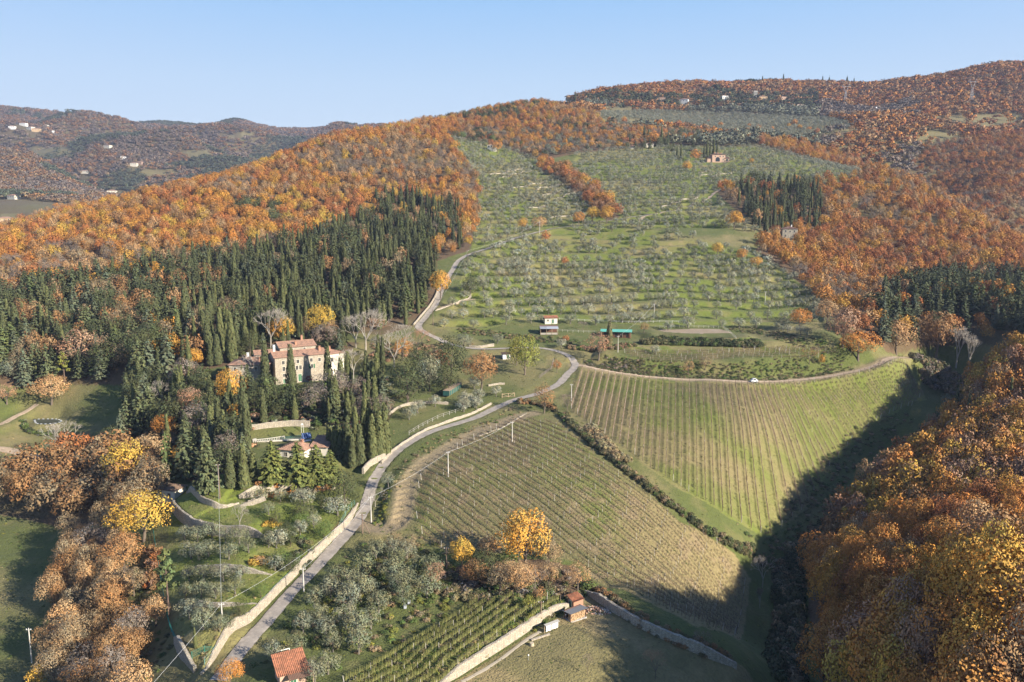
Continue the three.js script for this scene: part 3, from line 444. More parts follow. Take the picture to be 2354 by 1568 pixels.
{
  const R = rng(4242);
  const nearMost = 1300;
  for (let z = -70; z > -nearMost; ) {
    const d = -z, step = d < 340 ? 5.6 : d < 700 ? 6.6 : 7.4;
    const from = d < 330 ? -.75 * d : -.72 * d, to = d < 330 ? Math.max(.75 * d, 260) : .74 * d;
    for (let x = from; x < to; x += step) {
      const px = x + (R() - .5) * step * .9, pz = z + (R() - .5) * step * .9, pick = R(), v1 = R(), v2 = R(), v3 = R(), v4 = R();
      const y = heightAt(px, pz), [u, v] = seen(px, y, -pz), w = woodAt(u, v, -pz, px);
      if (!w || blocked(px, pz)) continue;
      const rec = { x: px, y, z: pz, d: -pz, u, v, wood: w, r: [pick, v1, v2, v3, v4] };
      const firs = w === 'right_hill' && inside([[1990, 800], [2010, 720], [2080, 660], [2200, 640], [2353, 650], [2500, 660], [2500, 820], [2230, 800], [2110, 800]], u, v);
      const spires = w === 'right_hill' && inside([[1690, 425], [1760, 425], [1880, 430], [1890, 480], [1890, 540], [1830, 530], [1760, 540], [1700, 520]], u, v);
      const upper = w === 'left_hill' && inside([[860, 470], [900, 455], [1040, 470], [1065, 520], [1060, 575], [1000, 570], [880, 520]], u, v);
      if (firs && pick < .72) { rec.kind = 'fir'; candidates.fir.push(rec); }
      else if ((spires || upper) && pick < .85) { rec.kind = pick < .2 ? 'fir' : 'cypress'; candidates[rec.kind].push(rec); }
      else if (w === 'cypress_hill') {
        const west = smooth(620, 300, u);
        if (pick < .05 + .14 * west) { rec.kind = 'oak'; candidates.oak.push(rec); }
        else if (pick < .34 + .4 * west) { rec.kind = 'fir'; candidates.fir.push(rec); }
        else { rec.kind = 'cypress'; candidates.cypress.push(rec); if (v4 < .55 && u > 560) candidates.cypress.push({ ...rec, x: px + 2.6, z: pz + 2.2, y: heightAt(px + 2.6, pz + 2.2), r: [v4, v3, pick, v1, v2] }); }
      } else if (w === 'park') { if (v4 < .04) continue; rec.kind = pick < .42 ? 'fir' : pick < .8 ? 'cypress' : 'oak'; candidates[rec.kind].push(rec); }
      else if (w === 'spur' && inside([[2150, 960], [2400, 900], [2400, 1010], [2200, 1010]], u, v) && pick < .12) { rec.kind = 'cypress'; candidates.cypress.push(rec); }
      else { rec.kind = 'oak'; candidates.oak.push(rec); if (w === 'left_low' && v4 < .5) candidates.oak.push({ ...rec, x: px + 2.8, z: pz + 2.4, y: heightAt(px + 2.8, pz + 2.4), r: [v4, v3, pick, v1, v2] }); }
    }
    z -= step;
  }
}
const MASS = {
  oak: new Copies('oak_wood', 'autumn oak wood covering the hillsides beyond the nearest trees', 'woodland'),
  cypress: new Copies('cypress_wood', 'dark cypresses deep in the grove behind the villa', 'woodland'),
  fir: new Copies('fir_wood', 'dark firs and pines deeper in the woods', 'woodland'),
  olive: new Copies('olive_grove', 'grey green olive trees on the upper terraces', 'olive grove'),
  far: new Copies('distant_forest', 'brown forest covering the far hills in haze', 'forest'),
};
const speciesOf = { oak(rec) {
  const [a, b, c, e, f] = rec.r, hues = WOODHUES[rec.wood] ?? ['orange', 'gold', 'tan', 'brown'];
  const patch = fbm(rec.x / 38 + 5, rec.z / 38, 2), stand = fbm(rec.x / 95 + 31, rec.z / 95, 2);
  let hue = hues[Math.floor(clamp(a * .62 + (patch - .5) * 1.3 + .19, 0, .999) * hues.length)];
  const tall = rec.wood === 'spur' ? (rec.d < 138 ? 14 : 10.5) + 4.5 * b : rec.wood === 'left_low' ? 6 + 4.5 * b : rec.wood === 'left_shade' ? 9 + 5 * b : rec.wood === 'cypress_hill' ? 10 + 4 * b : rec.wood === 'band' ? 6 + 5 * b : rec.wood === 'clump' ? 4 + 3.5 * b : rec.wood === 'shrubbery' ? 3.2 + 2.8 * b : 6.6 + 6.4 * b ** 1.4;
  if ((rec.wood === 'left_hill' || rec.wood === 'right_hill') && stand > .63 && f < .7) hue = f < .3 ? 'grey' : f < .5 ? 'tan' : 'dun';
  if (rec.wood === 'left_hill' && stand < .3 && f < .5) hue = f < .3 ? 'fir' : 'holm';
  return { hue, tall, wide: (rec.wood === 'spur' ? .68 : rec.wood === 'left_low' ? .82 : rec.wood.endsWith('hill') ? .85 : 1) * (.7 + .6 * c), thin: hue === 'grey' || hue === 'dun' && e < .5 || e < .05 };
}, cypress(rec) { const [a, b, c] = rec.r; return { hue: c < .6 ? 'cypress' : 'darkspire', tall: (rec.wood === 'cypress_hill' ? 9 : rec.wood === 'park' ? 6 : 9) + 9.5 * b, wide: .65 + .8 * a * c }; },
  fir(rec) { const [a, b, c] = rec.r; return { hue: c < .5 ? 'fir' : c < .7 ? 'bluefir' : c < .85 ? 'pine' : 'holm', tall: (rec.wood === 'park' ? 7 : 11) + 6 * b, wide: .95 + .35 * a, form: c > .85 ? 'holm' : c > .72 ? 'cedar' : 'fir' }; } };
const spotWords = r => r.wood === 'spur' ? (r.u < 1960 ? ', by the dark valley' : r.u < 2150 ? ', in its middle' : ', at the right edge') + (r.v > 1450 ? ' near the bottom' : r.v > 1250 ? ' below halfway' : ' higher up') : r.wood === 'left_low' ? (r.u < 200 ? ', left side' : ', right side') + (r.v > 1420 ? ' near the bottom' : ' higher up') : r.u < 500 ? ', far left' : r.u < 1000 ? ', left of centre' : '';
function share(kind, most) {
  const list = candidates[kind].filter(r => !blocked(r.x, r.z));
  for (const r of list) r.show = (c => inFrame(c[0], c[1], 150))(seen(r.x, r.y + 11, r.d)) && !hiddenBehindHill(r.x, r.y + 9, r.z) ? 1 / r.d : 0;
  const sorted = [...list].sort((a, b) => b.show - a.show);
  sorted.forEach((r, i) => {
    const s = speciesOf[kind](r), p = new THREE.Vector3(r.x, r.y, r.z), turn = r.r[3] * 6.28, v = Math.floor(r.r[4] * 4);
    if (i < most && r.show > 0) {
      const form = kind === 'oak' ? (s.thin ? 'thin' : s.hue === 'fir' ? 'fir' : s.hue.startsWith('silver') ? 'olive' : s.hue === 'holm' || s.hue === 'green' ? 'holm' : r.d < 480 ? 'oak' : 'oakmid') : kind === 'fir' ? s.form : 'cypress';
      const word = kind === 'oak' ? `${s.hue === 'fir' ? 'fir' : s.hue.startsWith('silver') ? 'grey green olive' : `${WORDS[s.hue]} ${r.wood === 'clump' || r.wood === 'shrubbery' ? 'bush tree' : 'oak'}`} ${r.wood === 'cypress_hill' ? 'among the cypresses behind the villa' : WHERE[r.wood]}${spotWords(r)}` : kind === 'fir' ? `${{ fir: 'dark green fir', green: 'green tree', bluefir: 'blue green fir', pine: 'green cedar', holm: 'dark evergreen oak' }[s.hue]} ${r.wood === 'cypress_hill' ? (r.u < 450 ? 'in the mixed wood left of the villa' + (r.u < 150 ? ', far left' : r.u < 300 ? ', its middle' : ', near the villa') + (r.v < 720 ? ' high up' : r.v < 790 ? ' midway' : ' low down') : 'among the cypresses behind the villa') : r.wood === 'park' ? 'in the park around the villa' + (r.u < 600 ? ', left side' : r.v < 850 ? ', behind the house' : ', below the house') : r.wood === 'left_hill' ? 'in the upper grove by the olive slope' : 'low on the right hillside'}` : `${s.hue === 'cypress' ? 'green' : 'dark'} cypress ${r.wood === 'cypress_hill' ? 'in the grove behind the villa' + (r.u < 640 ? ', left part' : r.u < 800 ? ', middle part' : ', right part') + (r.v < 640 ? ' high up' : r.v < 700 ? ' midway' : ' low down') : r.wood === 'left_hill' ? 'in the upper grove at the top of the left wood' : r.wood === 'park' ? 'in the park around the villa' + (r.u < 600 ? ', left side' : r.v < 850 ? ', behind the house' : ', below the house') : r.wood === 'spur' ? 'in the near wood at the right edge' : 'in the grove above the small house on the right'}`;
      plant(form, s.hue, v, p, s.tall, word, `${word}s`, { wide: s.wide, turn, lean: kind === 'cypress' ? (r.r[1] - .5) * .09 : (r.r[1] - .5) * .05 });
    } else {
      if (r.d > 1000 && !r.show) { if (r.r[0] < .5) return; }
      const form = kind === 'oak' ? (s.thin ? 'thin' : 'oakmid') : kind === 'fir' ? (s.form === 'holm' ? 'oakmid' : 'fir') : 'cypress', set = KIND[form], [g] = set[v % set.length];
      MASS[kind].add(g, WHITE, p, s.tall / 10 * s.wide, s.tall / 10, turn, vary(rng(i * 7 + 1), HUE[s.hue], .16).map(v => v * PIGMENT), kind === 'oak' ? (r.r[1] - .5) * .2 : (r.r[1] - .5) * .08);
    }
  });
}

// ---------------------------------------------------------------- lane and tracks
function ribbon(line, wide, lift, across = 6) {
  const p = [], uv = [], idx = []; let run = 0;
  line.forEach(([x, z], i) => {
    const a = line[Math.max(0, i - 1)], b = line[Math.min(line.length - 1, i + 1)], dx = b[0] - a[0], dz = b[1] - a[1], l = Math.hypot(dx, dz) || 1; if (i) run += Math.hypot(x - line[i - 1][0], z - line[i - 1][1]);
    for (let k = 0; k <= across; k++) { const e = (k / across - .5) * (wide + (k === 0 || k === across ? (noise2(x / 2.3, z / 2.3 + k) - .5) * .7 : 0)), X = x - dz / l * e, Z = z + dx / l * e; p.push(X, heightAt(X, Z) + lift + (k === 0 || k === across ? -.05 : 0), Z); uv.push(e / 4, run / 4); if (i && k) { const c = i * (across + 1) + k, d = c - across - 1; idx.push(d - 1, c - 1, c, d - 1, c, d); } }
  });
  const g = new THREE.BufferGeometry(); g.setAttribute('position', new THREE.Float32BufferAttribute(p, 3)); g.setAttribute('uv', new THREE.Float32BufferAttribute(uv, 2)); g.setIndex(idx); g.computeVertexNormals();
  if (g.attributes.normal.getY(3) < 0) { for (let i = 0; i < idx.length; i += 3) [idx[i], idx[i + 1]] = [idx[i + 1], idx[i]]; g.setIndex(idx); g.computeVertexNormals(); }
  return g;
}
const worn = speckle(512, 3, (x, y) => .6 + .4 * fbmTile(x, y, 6, 6), (x, y) => fbmTile(x + .2, y + .6, 40, 3));
const ASPHALT = mat(.43, .375, .32, { map: worn[0], bumpMap: worn[1], bumpScale: .02 }), DIRT = mat(.56, .42, .29, { map: worn[0], bumpMap: worn[1], bumpScale: .05 });
function strip(name, line, wide, lift, m, label) { const o = solo(name, ribbon(line, wide, lift), m, label, 'road'); o.userData.kind = 'structure'; }
const fine = l => curve(l, 1.2);
strip('lane', fine(LANE), 3.1, .22, ASPHALT, 'pale asphalt lane winding up past the vineyards to the villa');
['dirt track along the edge of the lower vineyard', 'dirt track curving over the top of the upper vineyard', 'farm track climbing between the olive terraces', 'gravel drive at the left edge', 'narrow footpath at the left edge', 'short dirt path off the lane by the olive terrace'].forEach((l, i) => { if (i > 0) strip('dirt_track', fine(TRACKS[i][0]), TRACKS[i][1] * (i === 1 ? .82 : 1), .09, DIRT, l); });

// ---------------------------------------------------------------- vineyards: each row is a thing with its posts, wires and vines
const POST = mat(.5, .46, .41), POSTDARK = mat(.2, .15, .11), WIRE = mat(.4, .39, .37, { metalness: .4, roughness: .6 }), VINE = leafMat(.15, .1, .065), VINE2 = leafMat(.25, .175, .125);
const PLOTVINE = leafMat(.2, .2, .06), postGeo = new THREE.CylinderGeometry(.045, .055, 1, 6).translate(0, .5, 0);
function vineGeo(seed, tallness, canes, thick) { const R = rng(seed), s = new Shape(); s.limb([0, -.1, 0], [.05 * (R() - .5), .75, 0], .06, .045, tone(R, .2, .1), 4); s.limb([0, .75, 0], [.55, .88, 0], .04, .03, tone(R, .2, .1), 3); s.limb([0, .75, 0], [-.5, .86, 0], .04, .03, tone(R, .2, .1), 3); for (let i = 0; i < canes; i++) { const x = (R() - .5) * 1.1; s.limb([x, .84, 0], [x + (R() - .5) * .5, .85 + tallness * (.5 + .6 * R()), (R() - .5) * .25], thick, thick * .5, tone(R, .25, .12), 3); } return s.build(); }
const VINES = [1, 2, 3].map(k => vineGeo(60 + k, .6, 10, .03)), VINESTHICK = [1, 2, 3].map(k => vineGeo(80 + k, .95, 15, .034));
function vineRow_(a, b, { label, group, every = 6, tall = 1.7, geos = VINES, m = VINE, postMat = POST, gap = .95, wire = true, endTall = 1.9 }) {
  const dx = b[0] - a[0], dz = b[1] - a[1], len = Math.hypot(dx, dz), ang = Math.atan2(-dz, dx); if (len < 5) return;
  const o = thing('vine_row', label, 'vine row', new THREE.Vector3(a[0], heightAt(...a), a[1]), 0, group), y0 = o.position.y, R = rng(Math.round(a[0] * 31 + a[1] * 17));
  const n = Math.max(1, Math.round(len / every)), tops = [];
  for (let i = 0; i <= n; i++) { const x = a[0] + dx * i / n, z = a[1] + dz * i / n, y = heightAt(x, z), end = i === 0 || i === n, h = end ? endTall : tall * (.92 + .16 * R()); const q = part('post', postGeo, end && R() < .6 ? POSTDARK : postMat, o); q.position.set(x - a[0], y - y0 - .15, z - a[1]); q.scale.set(end ? 1.4 : .95, h + .15, end ? 1.4 : .95); q.rotation.set((R() - .5) * .06, 0, (R() - .5) * .06); if (end) q.rotation.set(dz / len * .14 * (i ? 1 : -1), 0, -dx / len * .14 * (i ? 1 : -1)); tops.push([x - a[0], y - y0, z - a[1]]); }
  if (wire) for (const hw of [.86, 1.45]) { const s = new Shape(); for (let i = 1; i <= n; i++) { const p = tops[i - 1], q = tops[i]; s.limb([p[0], p[1] + hw, p[2]], [q[0], q[1] + hw, q[2]], .008, .008, [1, 1, 1], 3); } part('wire', s.build(), WIRE, o); }
  const sets = geos.map(() => []); for (let e = gap * .6; e < len - .3; e += gap * (.85 + .3 * R())) { if (R() < .05) continue; const x = a[0] + dx * e / len, z = a[1] + dz * e / len, k = Math.floor(R() * geos.length); sets[k].push(new THREE.Matrix4().compose(new THREE.Vector3(x - a[0], heightAt(x, z) - y0, z - a[1]), new THREE.Quaternion().setFromEuler(new THREE.Euler(0, ang + (R() - .5) * .2 + (R() < .5 ? Math.PI : 0), 0)), new THREE.Vector3(gap, .9 + .25 * R(), 1))); }
  sets.forEach((list, k) => { if (!list.length) return; const q = new THREE.InstancedMesh(geos[k], m, list.length); list.forEach((t, i) => q.setMatrixAt(i, t)); q.name = 'vines'; q.userData.kind = 'stuff'; q.castShadow = q.receiveShadow = true; o.add(q); });
}
{ // lower vineyard: parallel rows cut by its outline
  const P = AREA.lower_vines, [dx, dz] = ROW1.dir, nx = dz, nz = -dx, q = P.map(([x, z]) => x * nx + z * nz), lo = Math.ceil(Math.min(...q) / ROW1.gap), hi = Math.floor(Math.max(...q) / ROW1.gap);
  let count = 0;
  for (let k = lo; k <= hi; k++) { const w = k * ROW1.gap, cuts = []; for (let i = 0, j = P.length - 1; i < P.length; j = i++) { const a = q[j] - w, b = q[i] - w; if (a > 0 !== b > 0) { const t = a / (a - b), x = lerp(P[j][0], P[i][0], t), z = lerp(P[j][1], P[i][1], t); cuts.push([x * dx + z * dz, x, z]); } } cuts.sort((a, b) => a[0] - b[0]);
    for (let i = 0; i + 1 < cuts.length; i += 2) { const A = cuts[i], B = cuts[i + 1], l = B[0] - A[0]; if (l < 8) continue; count++; vineRow_([A[1] + dx * 1.2, A[2] + dz * 1.2], [B[1] - dx * 1.5, B[2] - dz * 1.5], { label: `${ORD(count)} row from the lower left of the low vines in the lower vineyard`, group: 'vine rows of the lower vineyard' }); } }
}
const VINEROWS2 = [[1338, 852, 1313, 940], [1420, 866, 1395, 1003], [1505, 878, 1492, 1072], [1590, 883, 1590, 1135], [1659, 885, 1678, 1188], [1715, 886, 1765, 1230], [1755, 886, 1840, 1175], [1812, 884, 1905, 1072], [1870, 878, 1955, 1012], [1930, 870, 2005, 970], [1990, 856, 2055, 944], [2043, 842, 2096, 932], [2085, 842, 2122, 908]];
{ // upper vineyard: rows run down the slope from the curving track
  const A = VINEROWS2.map(r => spot(r[0], r[1])), B = VINEROWS2.map(r => spot(r[2], r[3])); let run = [0]; for (let i = 1; i < A.length; i++) run.push(run[i - 1] + Math.hypot(A[i][0] - A[i - 1][0], A[i][1] - A[i - 1][1]));
  const n = Math.round(run.at(-1) / 2.7);
  for (let k = 0; k <= n; k++) { const e = run.at(-1) * k / n; let i = 0; while (i < run.length - 2 && run[i + 1] < e) i++; const t = (e - run[i]) / (run[i + 1] - run[i]); vineRow_([lerp(A[i][0], A[i + 1][0], t), lerp(A[i][1], A[i + 1][1], t)], [lerp(B[i][0], B[i + 1][0], t), lerp(B[i][1], B[i + 1][1], t)], { label: `${ORD(k + 1)} vine row from the left running downhill in the upper vineyard`, group: 'vine rows of the upper vineyard', every: 7, geos: VINESTHICK, m: VINE2, wire: false, gap: .95, tall: 1.9, endTall: 2.1, postMat: POST }); }
}
for (const [row, [a, b]] of [[[1432, 806], [1880, 800]], [[1436, 811], [1905, 804]], [[1440, 816], [1920, 808]], [[1450, 821], [1925, 813]], [[1470, 826], [1880, 821]]].entries()) { const L = curve([spot(...a), spot((a[0] + b[0]) / 2, (a[1] + b[1]) / 2 + 3), spot(...b)], 30); for (let i = 1; i < L.length; i++) vineRow_(L[i - 1], L[i], { label: `${ORD(i)} stretch from the left of the ${ORD(row + 1)} terrace vine row from the back`, group: 'vine rows on the terrace above the dirt track', every: 5, wire: false }); }
{ // vegetable and old vine plot beside the stone wall: loose rows of stakes
  const P = AREA.plot, a = spot(800, 1560), b = spot(1080, 1390), dx = b[0] - a[0], dz = b[1] - a[1], l = Math.hypot(dx, dz), D = [dx / l, dz / l];
  for (let k = 0; k < 15; k++) { const off = 1.2 + k * 1.95, A = [a[0] - D[1] * off, a[1] + D[0] * off], cut = []; for (let e = -20; e < l + 40; e += 1) { const x = A[0] + D[0] * e, z = A[1] + D[1] * e; if (inside(P, x, z)) cut.push([x, z]); } if (cut.length > 6) vineRow_(cut[0], cut.at(-1), { label: `${ORD(k + 1)} ragged vine row from the left in the weedy plot`, group: 'vine rows of the weedy plot', every: 6, tall: 1.4, gap: .8, geos: VINESTHICK, m: PLOTVINE, wire: false }); }
}

// ---------------------------------------------------------------- olive trees
const olives = [];
{
  const R = rng(77);
  for (let d = 340; d < 1650; ) {
    const step = d < 700 ? 6 : d < 1060 ? 6 : 7.6;
    for (let x = -.3 * d; x < .6 * d; x += step) {
      const px = x + (R() - .5) * step * .75, pz = -(d + (R() - .5) * step * .75), y = heightAt(px, pz), [u, v] = seen(px, y, -pz), g = groveAt(u, v, -pz), q = R(), r = [R(), R(), R(), R()];
      if (g < 0 || blocked(px, pz) || woodAt(u, v, -pz, px)) continue;
      if (TRACKS.some(t => lineDist(t[0], px, pz) < 3.5)) continue;
      const dens = g === 0 ? (inside([[1230, 528], [1430, 520], [1650, 562], [1560, 590], [1400, 575], [1250, 560]], u, v) ? .22 : .85) : .95; if (q > dens) continue;
      if (g === 3 && inside(CLEAR[5], u, v)) continue;
      if (g < 3) {   // stand on the shelves: slide up or down the slope to the middle of a terrace
        const st = GROVE[g].step, H = (X, Z) => { const dd = clamp(-Z, 20, 6499), s = clamp(X / dd, -1.299, 2.279), c = seek(cols, s), rr = seek(rows, dd); return preTerrace[rr * NC + c]; };
        let ax = px, az = pz; for (let it = 0; it < 4; it++) { const q = terracePhase(ax, az, H(ax, az), st), off = (q - Math.floor(q) - .42) * st, gx = (H(ax + 6, az) - H(ax - 6, az)) / 12, gz = (H(ax, az + 6) - H(ax, az - 6)) / 12, gg = gx * gx + gz * gz; if (gg < .004) break; const k = clamp(off / gg, -30, 30) * .9; ax -= clamp(gx * k, -5, 5); az -= clamp(gz * k, -5, 5); }
        if (olives.some(o => o.where === g && Math.abs(o.z - az) < 5 && Math.hypot(o.x - ax, o.z - az) < 4.3)) continue;
        const yy = heightAt(ax, az), [uu, vv] = seen(ax, yy, -az); olives.push({ x: ax, y: yy, z: az, d: -az, u: uu, v: vv, r, tall: 4.2 + 2.1 * r[0], where: g }); continue;
      }
      olives.push({ x: px, y, z: pz, d: -pz, u, v, r, tall: (g === 3 ? 4.6 : 4.4) + 2.1 * r[0], where: g });
    }
    d += step;
  }
  const grove = (poly, step, where, tall) => { const P = onGround(poly), b = boxOf(P); for (let x = b[0]; x < b[2]; x += step) for (let z = b[1]; z < b[3]; z += step) { const px = x + (R() - .5) * step * .8, pz = z + (R() - .5) * step * .8, r = [R(), R(), R(), R()]; if (!inside(P, px, pz) || lineDist(LANE, px, pz) < 4) continue; const y = heightAt(px, pz), [u, v] = seen(px, y, -pz); olives.push({ x: px, y, z: pz, d: -pz, u, v, r, tall: tall * (.8 + .45 * r[0]), where }); } };
  grove([[600, 1560], [640, 1470], [730, 1372], [800, 1300], [850, 1262], [950, 1285], [1005, 1340], [990, 1380], [880, 1452], [800, 1530], [700, 1580]], 5.4, 'near', 5);
  grove([[960, 1010], [1010, 970], [1090, 930], [1130, 925], [1090, 950], [1000, 980]], 6, 'verge', 4.2);
  const own = [[320, 620], [235, 605], [420, 600], [330, 745], [395, 720], [275, 735], [530, 740], [510, 630], [600, 635], [665, 695], [365, 890], [265, 885], [495, 890], [610, 890], [345, 1000], [235, 1000], [440, 1005], [575, 975], [265, 1140], [370, 1130], [360, 1215], [800, 440], [880, 350], [740, 360], [1010, 350], [1080, 470], [1290, 440], [1060, 660], [800, 660], [900, 640], [470, 1230]];
  for (const [a, b] of own) { const u = 345 + .3403 * a, v = 1034 + .3403 * b, [x, z] = spot(u, v), r = [R(), R(), R(), R()]; olives.push({ x, y: heightAt(x, z), z, d: -z, u, v, r, tall: 3.3 + r[0], where: 'garden' }); }
  for (const [u, v] of [[1018, 905], [1060, 900], [1090, 893], [1120, 900], [1070, 930], [1100, 918], [1140, 912], [1158, 930], [1000, 935], [960, 950], [940, 965], [890, 1080], [1075, 960], [1095, 940], [878, 985], [1143, 790], [1120, 700], [1290, 800], [1505, 815], [1790, 760], [1810, 765], [1840, 770], [1855, 775]]) { const [x, z] = spot(u, v), r = [R(), R(), R(), R()]; olives.push({ x, y: heightAt(x, z), z, d: -z, u, v, r, tall: 4 + r[0], where: 'verge' }); }
}
function plantOlives() {
  for (const o of olives) o.show = inFrame(o.u, o.v, 0) ? (o.where === 'near' || o.where === 'garden' || o.where === 'verge' ? 1 : 0) + o.tall / o.d : 0;
  const WH = { near: 'in the tangled grove by the lane', garden: 'on the garden terraces', verge: 'on the grassy verges by the lane', 0: 'on terraces above the stable', 1: 'on the terraced slope by the left wood', 2: 'on the slope below the farmhouse', 3: 'in the far grove under the ridge' };
  olives.filter(o => !blocked(o.x, o.z)).sort((a, b) => b.show - a.show).forEach((o, i) => {
    const hue = (o.d < 260 ? ['oliveleaf', 'oliveleaf2', 'oliveleaf', 'silver2'] : ['silver', 'silver2', 'silver3', 'silver'])[Math.floor(o.r[1] * 4)], p = new THREE.Vector3(o.x, o.y, o.z), v = Math.floor(o.r[2] * 4), wide = .85 + .3 * o.r[3];
    if (i < 300) plant(o.d < 500 ? 'olive' : 'olivemid', hue, v, p, o.tall, `${hue === 'silver3' ? 'pale silver' : hue.endsWith('2') ? 'dark grey green' : 'grey green'} olive tree ${WH[o.where]}${o.where === 0 ? (o.u < 1250 ? ', left' : o.u < 1450 ? ', left middle' : o.u < 1650 ? ', right middle' : ', right') + (o.v > 720 ? ' low' : o.v > 680 ? ' lower' : o.v > 640 ? ' midway' : ' high') : o.where === 'near' ? (o.u < 780 ? ', left' : ', right') + (o.v > 1420 ? ' in front' : ' at the back') : o.where === 'garden' ? (o.v < 1230 ? ' above' : o.v < 1320 ? ' midway' : ' below') : ''}`, `olive trees ${WH[o.where]}`, { wide: wide * (o.where === 'near' ? .85 : 1), turn: o.r[0] * 40, category: 'olive tree' });
    else { const [g, w] = KIND[o.d < 560 ? 'olive' : 'olivemid'][v % 3]; MASS.olive.add(g, WHITE, p, o.tall / 10 * wide, o.tall / 10, o.r[0] * 40, vary(rng(i + 9), HUE[hue], .12).map(q => q * PIGMENT)); if (o.d < 800) MASS.olive.add(w, BARK.olive, p, o.tall / 10 * wide, o.tall / 10, o.r[0] * 40, [1, 1, 1]); }
  });
}

// ---------------------------------------------------------------- far hills
function growFarHills() {
  const R = rng(909); const shy = keepOut.filter(k => k[1] < -800);
  for (let d = 1000; d < 4700; ) {
    const step = d < 1700 ? 9 : d < 2400 ? 11 : 13;
    for (let x = -.68 * d; x < .72 * d; x += step) {
      const px = x + (R() - .5) * step, pz = -(d + (R() - .5) * step), a = R(), b = R(), c = R(), y = heightAt(px, pz), [u, v] = seen(px, y, -pz);
      if (shy.some(k => (px - k[0]) ** 2 + (pz - k[1]) ** 2 < k[2] * k[2])) continue;
      if (d < 1290 && (u < 1400 || woodAt(u, v, -pz, px)) || u < -30 || u > WIDE + 30 || v > 640 || clearAt(u, v, d) && c < .93 || groveAt(u, v, d) >= 0) continue;
      if (!(d < 2700 || u < 900)) continue;
      const left = u < 900, p = fbm(px / 210 + 3, pz / 210, 3), q = fbm(px / 60, pz / 60 + 9, 2);
      let hue = left ? (p > .6 ? 'bluefir' : q > .62 ? 'grey' : ['brown', 'grey', 'brown', 'dun', 'brown', 'grey'][Math.floor(a * 6)]) : (u > 1880 ? (p > .62 ? 'grey' : ['orange', 'brown', 'rust', 'tan', 'orange'][Math.floor(a * 5)]) : d < 1600 && p > .5 ? 'silver2' : p > .5 ? ['fir', 'holm', 'darkspire', 'brown'][Math.floor(a * 4)] : ['orange', 'brown', 'orange', 'rust', 'tan'][Math.floor(a * 5)]);
      if (left && v < 290 && u > 400 && p > .5) hue = 'fir';
      if (!left && d < 2300 && u < 1900 && p < .38 && c < .5) continue;
      const k = step / 8.6 * (.75 + .5 * c), tall = .65 + .6 * b;
      MASS.far.add(KIND.far[Math.floor(c * 3)][0], WHITE, [px, y - 1, pz], k * (1 + .25 * a), tall * Math.min(1.25, k), a * 40, vary(rng(Math.floor(px * 13 + pz * 7)), HUE[hue], .18).map(q => q * PIGMENT));
    }
    d += step;
  }
}

// ---------------------------------------------------------------- walls of stone
function stones(N, cells, mortar, tints) {   // rubble: jittered cells, each stone with its own tone
  const at = (i, j) => [i + .5 + (hash2((i + cells) % cells, (j + cells) % cells) - .5) * .8, j + .5 + (hash2((i + cells) % cells + 99, (j + cells) % cells) - .5) * .7];
  const find = (x, y) => { const X = x * cells, Y = y * cells, I = Math.floor(X), J = Math.floor(Y); let a = 9, b = 9, id = 0; for (let i = I - 1; i <= I + 1; i++) for (let j = J - 1; j <= J + 1; j++) { const [p, q] = at(i, j), d = Math.hypot((X - p) * .8, (Y - q) * 1.25); if (d < a) { b = a; a = d; id = hash2((i + cells) % cells + 7, (j + cells) % cells + 3); } else if (d < b) b = d; } return [b - a, id]; };
  return speckle(N, 1, (x, y) => { const [e, id] = find(x, y), k = .62 + .38 * fbmTile(x, y, 16, 4), t = tints[Math.floor(id * tints.length)]; return e < .09 ? mortar.map(v => v * k) : t.map(v => v * k * (.8 + .35 * ((id * 7) % 1))); }, (x, y) => { const [e] = find(x, y); return clamp(e * 3, 0, 1) * .7 + .3 * fbmTile(x, y, 32, 3); });
}
const rubble = stones(512, 14, [.30, .25, .19], [[.62, .54, .42], [.55, .46, .35], [.68, .6, .48], [.5, .45, .38], [.6, .5, .36]]);
const STONE = mat(1, 1, 1, { map: rubble[0], bumpMap: rubble[1], bumpScale: .06 }), STONEGREY = mat(.82, .84, .86, { map: rubble[0], bumpMap: rubble[1], bumpScale: .06 });
